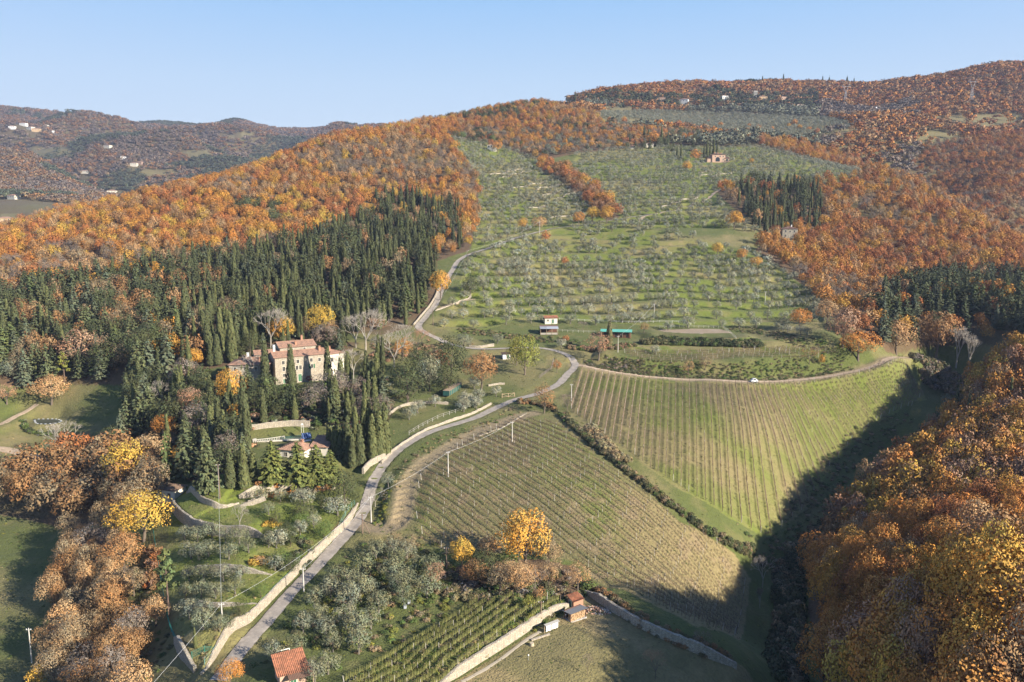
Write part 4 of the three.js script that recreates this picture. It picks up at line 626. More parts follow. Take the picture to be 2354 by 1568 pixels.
function wallGeo(line, thick, above, below = .4, rough = .1) {
  const p = [], uv = [], idx = [], n = line.length; let run = 0;
  line.forEach(([x, z], i) => {
    const a = line[Math.max(0, i - 1)], b = line[Math.min(n - 1, i + 1)], dx = b[0] - a[0], dz = b[1] - a[1], l = Math.hypot(dx, dz) || 1, nx = -dz / l, nz = dx / l; if (i) run += Math.hypot(x - line[i - 1][0], z - line[i - 1][1]);
    const L = heightAt(x + nx * 1.1, z + nz * 1.1), Rr = heightAt(x - nx * 1.1, z - nz * 1.1), top = Math.max(L, Rr) + above + (hash2(i, 5) - .5) * rough * 2, base = Math.min(L, Rr) - below, t = thick / 2;
    const sec = [[-t - .08, base, 0], [-t, top - .06, top - base], [-t * .6, top + (hash2(i, 9) - .5) * rough, top - base + t * .4], [t * .6, top + (hash2(i, 19) - .5) * rough, top - base + t * 1.6], [t, top - .06, top - base + t * 2], [t + .08, base, top - base + t * 2 + top - base]];
    for (const [o, y, w] of sec) { p.push(x + nx * o, y, z + nz * o); uv.push(run / 3.2, w / 3.2); }
    if (i) for (let k = 1; k < 6; k++) { const c = i * 6 + k, d = c - 6; idx.push(d - 1, d, c, d - 1, c, c - 1); }
  });
  idx.push(0, 1, 5, 1, 4, 5, 1, 2, 4, 2, 3, 4); const e = (n - 1) * 6; idx.push(e, e + 5, e + 1, e + 1, e + 5, e + 4, e + 1, e + 4, e + 2, e + 2, e + 4, e + 3);
  const g = new THREE.BufferGeometry(); g.setAttribute('position', new THREE.Float32BufferAttribute(p, 3)); g.setAttribute('uv', new THREE.Float32BufferAttribute(uv, 2)); g.setIndex(idx); const f = g.toNonIndexed(); f.computeVertexNormals(); return f;
}
const stoneWall = (line, thick, above, label, m = STONE, name = 'stone_wall') => solo(name, wallGeo(curve(line, 1), thick, above), m, label, 'stone wall');
stoneWall(LINE.lane_wall, .5, .12, 'long pale stone retaining wall along the left side of the lane');
stoneWall(LINE.lawn_wall, .6, .3, 'curved grey stone wall holding up the garden lawn', STONEGREY);
stoneWall(LINE.terrace_wall, .5, .15, 'grey stone terrace wall across the garden olives', STONEGREY);
stoneWall(LINE.low_wall, .4, .1, 'low grey stone wall at the lowest garden terrace', STONEGREY);
stoneWall(LINE.corner_wall, .6, .3, 'grey stone wall at the bottom corner of the garden', STONEGREY);
stoneWall(LINE.upper_wall, .45, .3, 'low stone wall beside the small shed above the lawn');
stoneWall(LINE.hedge_wall, .5, .5, 'stone wall under the russet hedge below the pool house');
stoneWall(LINE.plot_wall, .7, .35, 'pale stone wall between the weedy plot and the lawn');
stoneWall(LINE.field_wall, .7, .45, 'shaded stone wall between the lower vineyard and the lawn');
const seg = (...l) => onGround(l);
stoneWall(seg([876, 1068], [900, 1040], [945, 1010], [1005, 980], [1058, 962], [1098, 946], [1128, 930]), .5, .7, 'low pale stone wall along the far side of the lane');
stoneWall(seg([893, 955], [925, 935], [975, 928], [1030, 930]), .5, .8, 'low stone terrace wall behind the lane below the holm oaks');
stoneWall(seg([950, 748], [972, 722], [996, 690], [1006, 668]), .5, .8, 'pale stone wall where the lane climbs beside the cypress grove');
stoneWall(seg([1078, 798], [1100, 800], [1135, 796]), .5, .9, 'short pale stone wall at the bend behind the bamboo');
stoneWall(seg([1000, 715], [1040, 700], [1082, 682]), .5, .5, 'stone edging of the dirt path by the lone round conifer');
stoneWall(seg([834, 1090], [850, 1072], [868, 1062], [885, 1058]), .6, 1.8, 'curved stone garden wall at the lane gateway');
stoneWall(seg([1122, 888], [1150, 884], [1160, 884]), .5, .6, 'short pale retaining wall beside the tall russet oak');
stoneWall(seg([1210, 950], [1150, 985], [1100, 1003]), .4, .15, 'line of loose stones above the vineyard track');
[[[1126, 403], [1165, 396], [1201, 388]], [[1154, 408], [1190, 400], [1222, 393]], [[1178, 432], [1215, 427], [1249, 420]], [[1232, 437], [1265, 431], [1294, 424]], [[1246, 449], [1280, 442], [1311, 434]], [[1280, 455], [1321, 443]], [[1212, 478], [1253, 474]], [[1263, 503], [1318, 495]]].forEach((l, i) => stoneWall(seg(...l), .6, .7, `${ORD(i + 1)} from the top of the pale terrace walls on the left olive slope`, STONE, 'terrace_wall'));
[[[1604, 399], [1622, 394]], [[1608, 406], [1637, 399]], [[1633, 408], [1682, 398]], [[1652, 420], [1679, 413]], [[1520, 477], [1560, 466], [1604, 453]]].forEach((l, i) => stoneWall(seg(...l), .6, .8, `${ORD(i + 1)} from the top of the pale terrace walls below the farmhouse`, STONE, 'terrace_wall'));

// ---------------------------------------------------------------- roofs, houses
const tile = speckle(256, 2, (x, y) => { const id = hash2(Math.floor(x * 12), Math.floor(y * 12)), k = .7 + .3 * fbmTile(x, y, 8, 4); return [.5 * k * (.65 + .5 * id), .31 * k * (.68 + .42 * id), .215 * k * (.7 + .4 * id)]; });
const TILE = mat(1, .95, .92, { map: tile[0] }), TILERED = mat(1.05, .72, .55, { map: tile[0] }), TILEBROWN = mat(.5, .42, .38, { map: tile[0] }), MOSSTILE = mat(.5, .52, .48, { map: tile[0] });
function roofPlane(w, L, a, b, pitch, wave = .42, tall = .07) {   // curved tiles run up the slope; a, b: how far the hips eat into the two ends
  const cells = Math.max(4, Math.round(w / wave)), step = w / cells / 4, p = [], uv = [], idx = [], n = cells * 4, len = x => L * Math.max(.02, Math.min(1, a ? x / a : 1, b ? (w - x) / b : 1)), S = 3;
  for (let i = 0; i <= n; i++) { const x = i * step, bump = Math.max(0, Math.sin(i / 4 * 6.2832)) * tall * 2, l = len(x); for (let k = 0; k <= S; k++) { const e = l * k / S; p.push(x - w / 2, e * Math.sin(pitch) + bump * Math.cos(pitch), -e * Math.cos(pitch) + bump * Math.sin(pitch)); uv.push(x / 4, e / 4); if (i && k) { const c = i * (S + 1) + k, d = c - S - 1; idx.push(d - 1, c - 1, c, d - 1, c, d); } } }
  const g = new THREE.BufferGeometry(); g.setAttribute('position', new THREE.Float32BufferAttribute(p, 3)); g.setAttribute('uv', new THREE.Float32BufferAttribute(uv, 2)); g.setIndex(idx); g.computeVertexNormals(); return g;
}
const box = (w, h, d, x = 0, y = 0, z = 0) => new THREE.BoxGeometry(w, h, d).translate(x, y, z);
const metric = (g, k = 3) => { const p = g.attributes.position, n = g.attributes.normal, u = g.attributes.uv; for (let i = 0; i < p.count; i++) { const ax = Math.abs(n.getX(i)), ay = Math.abs(n.getY(i)); u.setXY(i, (ax > .7 ? p.getZ(i) : p.getX(i)) / k, (ay > .7 ? p.getZ(i) : p.getY(i)) / k); } return g; };
const merge = l => mergeGeometries(l.map(g => g.index ? g.toNonIndexed() : g).map(g => { for (const n of Object.keys(g.attributes)) if (!['position', 'normal', 'uv'].includes(n)) g.deleteAttribute(n); return g; }));
const PANE = mat(.02, .024, .03, { roughness: .12 }), TRIM = mat(.6, .55, .46), GREENWOOD = mat(.03, .14, .07), DOOR = mat(.1, .07, .05), BRICK = mat(.42, .22, .14), PLASTER = mat(.72, .66, .54), WHITEWASH = mat(.8, .79, .76), OCHRE = mat(.62, .43, .24), WOODDARK = mat(.14, .065, .04), WOODPALE = mat(.42, .31, .2), TIN = mat(.5, .52, .53, { metalness: .5, roughness: .45 }), ROSE = mat(.5, .33, .24);
const DUSK = mat(.33, .33, .31);
function block(parent, { at = [0, 0, 0], turn = 0, w, d, h, wall = STONE, roof = 'hip', pitch = 18, tiles = TILE, eave = .5, windows = [], chimneys = [], sink = 1.2, wave }) {
  const set = o => { o.position.set(...at); o.rotation.y = turn; return o; };
  set(part('wall', metric(box(w, h + sink, d, 0, (h - sink) / 2, 0)), wall, parent));
  const k = pitch * Math.PI / 180, W = w + eave * 2, D = d + eave * 2, y0 = h - .04, planes = [];
  const put = (g, turnY, out) => planes.push(g.translate(0, 0, out).rotateY(turnY).translate(0, y0, 0));
  let ridge;
  if (roof === 'hip') { const run = Math.min(W, D) / 2, L = run / Math.cos(k); ridge = run * Math.tan(k); if (W >= D) { for (const s of [0, 1]) { put(roofPlane(W, L, run, run, k, wave), s * Math.PI, D / 2); put(roofPlane(D, L, run, run, k, wave), Math.PI / 2 + s * Math.PI, W / 2); } } else for (const s of [0, 1]) { put(roofPlane(D, L, run, run, k, wave), Math.PI / 2 + s * Math.PI, W / 2); put(roofPlane(W, L, run, run, k, wave), s * Math.PI, D / 2); } }
  else if (roof === 'gable') { const L = D / 2 / Math.cos(k); ridge = D / 2 * Math.tan(k); for (const s of [0, 1]) put(roofPlane(W, L, 0, 0, k, wave), s * Math.PI, D / 2); const t = d / 2 * Math.tan(k); for (const s of [-1, 1]) { const g = new THREE.BufferGeometry(), x = s * (w / 2 - .02); g.setAttribute('position', new THREE.Float32BufferAttribute([x, h, d / 2, x, h, -d / 2, x, h + t, 0], 3)); g.setAttribute('uv', new THREE.Float32BufferAttribute([0, 0, d / 3, 0, d / 6, t / 3], 2)); g.computeVertexNormals(); set(part('gable', g, wall, parent)); } }
  else { const L = D / Math.cos(k); ridge = D * Math.tan(k); put(roofPlane(W, L, 0, 0, k, wave), 0, D / 2); const t = d * Math.tan(k), g = box(w - .04, t, .3, 0, h + t / 2 - .05, -d / 2 + .17); set(part('gable', metric(g), wall, parent)); }
  const r = set(part('roof', merge(planes), tiles, parent)); r.material.side = THREE.DoubleSide;
  const ridgeG = roof === 'mono' ? null : new THREE.CylinderGeometry(.13, .13, roof === 'hip' ? Math.max(.4, Math.abs(W - D)) : W, 6).rotateZ(Math.PI / 2).rotateY(W >= D || roof === 'gable' ? 0 : Math.PI / 2).translate(0, y0 + ridge + .04, 0); if (ridgeG) part('ridge_tiles', ridgeG, tiles, r);
  for (const [x, z, hh, m = BRICK] of chimneys) { const c = part('chimney', merge([box(.75, hh, .75, x, h + hh / 2, z), box(.95, .14, .95, x, h + hh + .07, z), box(.5, .35, .5, x, h + hh + .3, z), box(.95, .1, .95, x, h + hh + .52, z)]), m, r); }
  for (const [face, x, y, ww, wh, shut] of windows) {
    const o = part(shut === 'door' ? 'door' : 'window', box(ww, wh, .06), shut === 'door' ? GREENWOOD : PANE, parent), f = { f: [x, d / 2, 0], b: [x, -d / 2, Math.PI], r: [w / 2, -x, Math.PI / 2], l: [-w / 2, x, -Math.PI / 2] }[face], p = new THREE.Vector3(f[0], y, f[1]).applyAxisAngle(new THREE.Vector3(0, 1, 0), turn);
    o.position.set(at[0] + p.x, at[1] + p.y, at[2] + p.z); o.rotation.y = turn + f[2];
    part(shut === 'door' ? 'door_frame' : 'window_frame', merge([box(ww + .36, .18, .16, 0, wh / 2 + .09, 0), box(ww + .44, .16, .24, 0, -wh / 2 - .08, .03), box(.18, wh, .16, ww / 2 + .09, 0, 0), box(.18, wh, .16, -ww / 2 - .09, 0, 0), box(.06, wh, .08, 0, 0, .01)]), TRIM, o);
    if (shut === 'green') for (const s of [-1, 1]) part('shutter', box(ww / 2 + .05, wh + .1, .06, s * (ww * .75 + .2), 0, .12), GREENWOOD, o);
  }
}
const near2 = (x, z, r) => keepOut.push([x, z, r]);
{ // the villa
  const c = place(634, 886), turn = 30 * Math.PI / 180, o = thing('villa', 'large old stone villa with several terracotta roofs among the cypresses', 'villa', new THREE.Vector3(c.x + Math.cos(turn) * 9.75 - Math.sin(turn) * 4.5, villaLevel, c.z - Math.sin(turn) * 9.75 - Math.cos(turn) * 4.5), turn), L = -9.75;
  block(o, { w: 19.5, d: 9, h: 10.4, roof: 'gable', pitch: 19, windows: [['f', L + 3.1, 8.4, .95, 1.35], ['f', L + 5.6, 8.4, .95, 1.35], ['f', L + 8.6, 8.4, .95, 1.35], ['f', L + 13.8, 8.5, .95, 1.35], ['f', L + 3.2, 6, .95, 1.6], ['f', L + 8.2, 6, .9, 1.6], ['f', L + 9.5, 6, .9, 1.6], ['f', L + 13.9, 6.1, .95, 1.5, 'green'], ['f', L + 3.3, 3.5, .95, 1.2], ['f', L + 9.2, 2, 1.3, 2.8, 'door'], ['f', L + 3.3, 1.3, 1, 1.6, 'door'], ['f', L + 17, 8.4, .9, 1.3]], chimneys: [[-8.6, -1.2, 3.6, WHITEWASH], [8.2, 1.6, 2.3]] });
  block(o, { at: [1.5, 0, -9.2], w: 14, d: 9.4, h: 12.6, roof: 'gable', pitch: 19, windows: [['f', -2.4, 11.6, .8, 1], ['f', 2.5, 11.6, .8, 1]], chimneys: [[3.2, -1.6, 3], [-.4, 3, 1.6]] });
  block(o, { at: [13.2, 0, -1.6], turn: .2, w: 7.5, d: 8.6, h: 9.8, roof: 'hip', pitch: 19, wall: PLASTER, windows: [['f', -1.5, 7.6, .9, 1.4], ['f', 1.8, 7.2, .9, 1.4], ['r', 0, 7, .9, 1.4]], chimneys: [[-1, 1.5, 2.2]] });
  block(o, { at: [-16.6, 0, -3.6], turn: -.42, w: 14.5, d: 10, h: 8.2, roof: 'hip', pitch: 20, tiles: TILE, windows: [['f', -5, 6.6, .9, 1.3], ['f', -1.5, 6.6, .9, 1.3], ['f', 2.5, 6.6, .9, 1.3], ['f', 5, 6.4, .9, 1.3], ['f', -5.4, 3.6, 1, 1.5, 'green'], ['f', -1, 3.6, 1, 1.5], ['f', 4.6, 3.4, 1.1, 1.7, 'green']], chimneys: [[-1.5, -1, 3, WHITEWASH], [3.5, 1.5, 1.8]] });
  block(o, { at: [-10.5, 0, -8], turn: -.1, w: 8, d: 7, h: 10.6, roof: 'gable', pitch: 18, windows: [['f', 0, 9.2, .8, 1]] });
  for (const [x, z, r] of [[0, -2, 11], [-16, -4, 9], [13, -3, 6], [2, -10, 9]]) { const p = new THREE.Vector3(x, 0, z).applyAxisAngle(new THREE.Vector3(0, 1, 0), turn).add(o.position); near2(p.x, p.z, r); }
}
{ // the pool, its balustrade and the pool house
  const q = onGround([[588, 1001], [655, 992], [694, 998], [690, 1011], [590, 1015]]), y = poolLevel + .25, s = new THREE.Shape(q.map(([x, z]) => new THREE.Vector2(x, -z))), big = new THREE.Shape(); const cx = q.reduce((a, p) => a + p[0], 0) / 5, cz = q.reduce((a, p) => a + p[1], 0) / 5;
  const o = thing('swimming_pool', 'dark green swimming pool on a paved terrace below the villa', 'swimming pool', new THREE.Vector3(cx, y, cz)); near2(cx, cz, 10);
  const rel = q.map(([x, z]) => new THREE.Vector2(x - cx, -(z - cz))), out = rel.map(v => v.clone().multiplyScalar(1 + 1.3 / v.length()));
  const rim = new THREE.Shape(out); rim.holes.push(new THREE.Path(rel)); part('paving', new THREE.ExtrudeGeometry(rim, { depth: .35, bevelEnabled: false }).rotateX(-Math.PI / 2).translate(0, -.3, 0), mat(.62, .57, .49), o);
  part('water', new THREE.ShapeGeometry(new THREE.Shape(rel)).rotateX(-Math.PI / 2).translate(0, -.06, 0), mat(.05, .13, .11, { roughness: .08 }), o);
  stoneWall(seg([577, 988], [620, 983], [670, 979], [712, 981]), .6, 1.7, 'stone wall closing the far side of the pool terrace');
  const b = thing('balustrade', 'pale stone balustrade along the near side of the pool', 'balustrade', new THREE.Vector3(0, 0, 0)), rail = curve(seg([582, 1019], [620, 1016], [654, 1011]), .55), post = new THREE.LatheGeometry([[.09, 0], [.07, .1], [.12, .35], [.06, .6], [.09, .75]].map(p => new THREE.Vector2(...p)), 6), sh = new Shape();
  rail.forEach(([x, z], i) => { const m = part('baluster', post, TRIM, b); m.position.set(x, poolLevel + .3, z); if (i) sh.limb([rail[i - 1][0], poolLevel + 1.1, rail[i - 1][1]], [x, poolLevel + 1.1, z], .11, .11, [1, 1, 1], 4); }); part('rail', sh.build(), TRIM, b);
  const p = place(684, 1046), h = thing('pool_house', 'low pool house with hipped terracotta roof beside the pool', 'house', new THREE.Vector3(p.x, poolLevel - .6, p.z), -.25); near2(p.x, p.z, 7);
  block(h, { w: 8, d: 6.5, h: 3, wall: PLASTER, pitch: 22, windows: [['f', -2, 1.6, 1, 1.2], ['f', 1.5, 1.4, 1.1, 2, 'door'], ['r', 0, 1.6, 1, 1.2]], chimneys: [[1, -1, 1.5]] });
  block(h, { at: [6.6, .6, -3.2], turn: .1, w: 5, d: 5.5, h: 2.8, wall: PLASTER, roof: 'mono', pitch: 16, windows: [['f', 0, 1.4, .9, 1.2]] });
  const e = thing('solar_panel', 'tilted dark blue solar panel over the pool house roof', 'solar panel', new THREE.Vector3(p.x + 1.6, poolLevel + 3.3, p.z - 4.6), .5); const panel = part('panel', box(2.7, .08, 2.2), mat(.03, .06, .16, { roughness: .25 }), e); panel.rotation.x = .62; panel.position.y = 1.2; for (let i = 0; i < 4; i++) { const t = part('tube', box(.12, .04, 2.15, -1 + i * .67, .06, 0), mat(.22, .3, .5, { roughness: .3 }), panel); } part('stand', merge([box(.08, 1.9, .08, -1.1, .7, -.6), box(.08, 1.9, .08, 1.1, .7, -.6), box(.08, 1.1, .08, -1.1, .1, .8), box(.08, 1.1, .08, 1.1, .1, .8), box(2.4, .08, 1.6, 0, -.3, 0), box(.1, 3.2, .1, -1.1, -1.8, 0), box(.1, 3.2, .1, 1.1, -1.8, 0)]), TIN, e);
  const l = thing('ladder_frame', 'white metal frame standing by the pool', 'frame', place(695, 995)); part('frame', merge([box(.08, 2.6, .08, -.35, 1.3, 0), box(.08, 2.6, .08, .35, 1.3, 0), box(.8, .08, .08, 0, 2.6, 0), box(.8, .08, .08, 0, 1.9, 0), box(.6, .5, .08, 0, 2.9, 0)]), WHITEWASH, l);
}
function small(name, label, u, v, turn, spec, category = 'house', from) { const p = place(u, v, from), o = thing(name, label, category, p, turn); near2(p.x, p.z, Math.max(spec.w, spec.d) * .62); if (p.z < -450) for (let k = 1; k < 4; k++) near2(p.x * (1 + k * 9 / p.z), p.z + k * 9, spec.w * .6); block(o, spec); return o; }
small('garden_shed', 'small pale shed with mossy tile roof left of the garden lawn', 394, 1142, -.3, { w: 6, d: 4.5, h: 2.7, wall: PLASTER, pitch: 20, tiles: MOSSTILE, windows: [['f', -1.6, 1.1, .9, 2, 'door'], ['f', 1.2, 1.4, .9, 1]] }, 'shed');
{ const o = small('tile_hut', 'small hut with bright red tile roof at the bottom edge', 668, 1560, .5, { w: 4.4, d: 4, h: 2.3, wall: ROSE, roof: 'mono', pitch: 17, tiles: TILERED, wave: .3, windows: [['f', 0, 1, .9, 1.8, 'door']] }, 'hut'), p = o.position;
  const q = thing('lean_to', 'brown corrugated lean-to roof below the red tiled hut', 'lean-to', place(690, 1572), .5); const r = part('roof', roofPlane(4.2, 3, 0, 0, .25, .25, .03).translate(0, 1.9, 1.5), mat(.16, .09, .06), q); r.material.side = THREE.DoubleSide; for (const x of [-1.9, 1.9]) part('post', box(.12, 2.6, .12, x, .7, 1.2), WOODPALE, q);
  const f = thing('pergola_frame', 'white wooden frame behind the red tiled hut', 'frame', place(651, 1517), .5); part('frame', merge([box(.12, 1.9, .12, -1, .95, 0), box(.12, 1.9, .12, 1.1, .95, 0), box(2.4, .12, .12, 0, 1.9, 0), box(.12, .12, 1.6, -1, 1.9, -.7)]), WHITEWASH, f); }
small('brick_shed', 'tiny brick shed with red tile roof in the corner of the stone walls', 1322, 1392, .62, { w: 2.6, d: 2, h: 1.6, wall: BRICK, roof: 'mono', pitch: 16, tiles: TILERED, wave: .24, eave: .2, windows: [['l', 0, .8, .7, 1.3, 'door']] }, 'shed');
{ const p = place(1322, 1422), o = thing('wood_store', 'grey roofed firewood store on a concrete slab beside the lawn', 'wood store', p, .62), R = rng(5); near2(p.x, p.z, 3);
  part('slab', box(4.2, .3, 2.2, 0, .05, 0), mat(.5, .47, .42), o); const r = part('roof', roofPlane(4.6, 2.7, 0, 0, -.12, .2, .02).translate(0, 2.15, 1.35), mat(.24, .24, .24), o); r.material.side = THREE.DoubleSide;
  for (const [x, z] of [[-2, .9], [2, .9], [-2, -.9], [2, -.9]]) part('post', box(.12, 2, .12, x, 1.1, z), WOODDARK, o); part('back_wall', box(4.1, 1.8, .08, 0, 1.1, -.98), WOODDARK, o);
  const log = new THREE.CylinderGeometry(.1, .1, .8, 7).rotateX(Math.PI / 2), tones = [mat(.5, .33, .18), mat(.42, .27, .15), mat(.56, .4, .24)]; for (let j = 0; j < 8; j++) for (let i = 0; i < 18; i++) { const m = part('log', log, tones[Math.floor(R() * 3)], o); m.position.set(-1.8 + i * .205 + (j % 2) * .1, .32 + j * .18, .4 + (R() - .5) * .18); m.scale.setScalar(.85 + .3 * R()); } }
{ const p = place(1266, 1450), o = thing('laundry_stand', 'white sheets hung on a roofed drying stand by the stone wall', 'laundry stand', p, .62); part('roof', box(3.4, .06, .7, 0, 1.75, 0).rotateX(.15), mat(.42, .4, .36), o); for (const x of [-1.6, 0, 1.6]) part('post', box(.08, 1.8, .08, x, .85, 0), WOODPALE, o); for (const [x, w] of [[-.75, 1.3], [.85, 1.5]]) { const g = new THREE.PlaneGeometry(w, 1.35, 8, 3), a = g.attributes.position; for (let i = 0; i < a.count; i++) a.setZ(i, .06 * Math.sin(a.getX(i) * 6 + x)); g.computeVertexNormals(); const s = part('sheet', g.translate(x, 1, .25), mat(.85, .85, .86), o); s.material.side = THREE.DoubleSide; } }
{ const o = thing('stone_trough', 'long stone kerb lying on the lawn', 'kerb', place(1242, 1466), .55); part('slab', metric(box(4.2, .35, .4, 0, .1, 0)), STONE, o); const w = thing('stump', 'round pale stump on the lawn', 'stump', place(1222, 1484)); part('trunk', new THREE.CylinderGeometry(.4, .45, .6, 9).translate(0, .25, 0), mat(.48, .4, .28), w); }
{ const R = rng(31), list = []; const [x0, z0] = spot(1352, 1402); const o = thing('rubble_heap', 'heap of broken bricks and stones in the corner of the lawn', 'rubble heap', new THREE.Vector3(x0, heightAt(x0, z0), z0)); const g = new THREE.DodecahedronGeometry(.22, 0), ms = [BRICK, mat(.55, .47, .38), mat(.5, .3, .2), mat(.1, .1, .12)]; for (let i = 0; i < 150; i++) { const a = R() * 6.28, e = Math.sqrt(R()) * 3.2, m = part('stone', g, ms[Math.floor(R() * (i < 20 ? 4 : 3))], o); m.position.set(Math.cos(a) * e * 1.3 + 1, Math.max(0, .5 - e * .16) * R() + heightAt(x0 + Math.cos(a) * e * 1.3 + 1, z0 + Math.sin(a) * e * .7) - o.position.y, Math.sin(a) * e * .7); m.rotation.set(R() * 6, R() * 6, R() * 6); m.scale.set(.6 + R(), .5 + .5 * R(), .6 + .6 * R()); } }
small('farm_hut', 'small plastered hut with red tile roof at the foot of the olive terraces', 1264, 742, .2, { w: 6.2, d: 4.5, h: 2.6, wall: PLASTER, roof: 'gable', pitch: 18, tiles: TILERED, windows: [['f', .8, 1, 1, 1.9, 'door'], ['f', -1.6, 1.5, .8, .8]] }, 'hut');
{ const p = place(1261, 767), o = thing('tin_barn', 'open barn with rusty and silver tin roof below the red roofed hut', 'barn', p, .05); near2(p.x, p.z, 5.5); part('back_wall', box(8.2, 3.2, .12, 0, 1.4, -2.4), WOODDARK, o); part('side_wall', box(.12, 3, 4.6, -4.1, 1.3, 0), WOODDARK, o); for (const x of [-4, -1.3, 1.3, 4]) part('post', box(.16, 2.6, .16, x, 1.2, 2.3), WOODPALE, o); for (const [w, x, m] of [[3.2, -2.7, TIN], [5.4, 1.6, mat(.6, .62, .64, { metalness: .4, roughness: .4 })]]) { const r = part('roof_sheet', roofPlane(w, 2.7, 0, 0, .3, .3, .03).translate(x, 2.6, 2.7), m, o); r.material.side = THREE.DoubleSide; } const r = part('roof_sheet', roofPlane(8.6, 2.6, 0, 0, .12, .3, .03).translate(0, 3.42, .15), mat(.2, .12, .09), o); r.material.side = THREE.DoubleSide; part('low_wall', box(8, .9, .15, 0, .3, 2.2), mat(.4, .36, .3), o); }
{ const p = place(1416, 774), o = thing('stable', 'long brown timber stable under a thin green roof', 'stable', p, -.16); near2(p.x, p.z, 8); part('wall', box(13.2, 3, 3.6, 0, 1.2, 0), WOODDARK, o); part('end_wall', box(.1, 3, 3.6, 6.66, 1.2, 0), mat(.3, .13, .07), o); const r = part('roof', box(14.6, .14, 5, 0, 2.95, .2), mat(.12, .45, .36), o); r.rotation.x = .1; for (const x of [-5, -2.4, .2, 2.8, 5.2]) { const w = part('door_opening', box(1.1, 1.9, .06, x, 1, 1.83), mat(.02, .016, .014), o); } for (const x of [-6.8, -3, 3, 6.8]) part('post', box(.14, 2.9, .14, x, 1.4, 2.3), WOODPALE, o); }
{ const p = place(1040, 901), d = spot(1058, 884), a = Math.atan2(-(d[1] - p.z), d[0] - p.x), o = thing('net_cage', 'long low cage with dark green netting behind the lane verge', 'cage', p, a); near2(p.x, p.z, 6); part('roof', box(14, .1, 2.6, 0, 1.95, 0), mat(.36, .26, .18), o); const net = mat(.02, .1, .085); for (const z of [-1.2, 1.2]) part('netting', box(13.8, 1.8, .04, 0, 1, z), net, o); for (const x of [-6.9, 6.9]) part('netting', box(.04, 1.8, 2.4, x, 1, 0), net, o); for (let i = 0; i < 8; i++) part('post', box(.1, 1.95, .1, -6.8 + i * 1.94, .95, 1.26), WOODPALE, o); }
small('white_hut', 'tiny white utility hut with green door beside the bamboo', 1163, 824, .2, { w: 3.2, d: 2.4, h: 2.1, wall: WHITEWASH, roof: 'mono', pitch: 6, tiles: MOSSTILE, windows: [['f', .6, .9, .9, 1.7, 'door']] }, 'hut');
{ const o = thing('field_gate', 'pale wooden gate of crossed rails beside the lane', 'gate', place(1168, 913), .35); for (const x of [-2.4, 0, 2.4]) part('post', box(.18, 1.6, .18, x, .7, 0), WOODPALE, o); for (const s of [-1, 1]) { part('rail', box(2.3, .1, .08, s * 1.2, 1.35, 0), WOODPALE, o); part('rail', box(2.3, .1, .08, s * 1.2, .25, 0), WOODPALE, o); part('brace', box(2.45, .09, .07).rotateZ(s * .42).translate(s * 1.2, .8, .02), WOODPALE, o); } }
small('hill_house', 'square stone house with hipped roof in the trees on the right', 1812, 546, -.12, { w: 11, d: 9, h: 6.6, wall: STONEGREY, pitch: 18, windows: [['f', -3.2, 4.8, 1.2, 1.6], ['f', 3.2, 4.8, 1.2, 1.6], ['f', 0, 4.6, 1, 1.4], ['f', -3.2, 1.6, 1.2, 1.6], ['f', 3.2, 1.6, 1.2, 1.6]], chimneys: [[2, -1, 2.4, WHITEWASH]] }, 'house', 520);
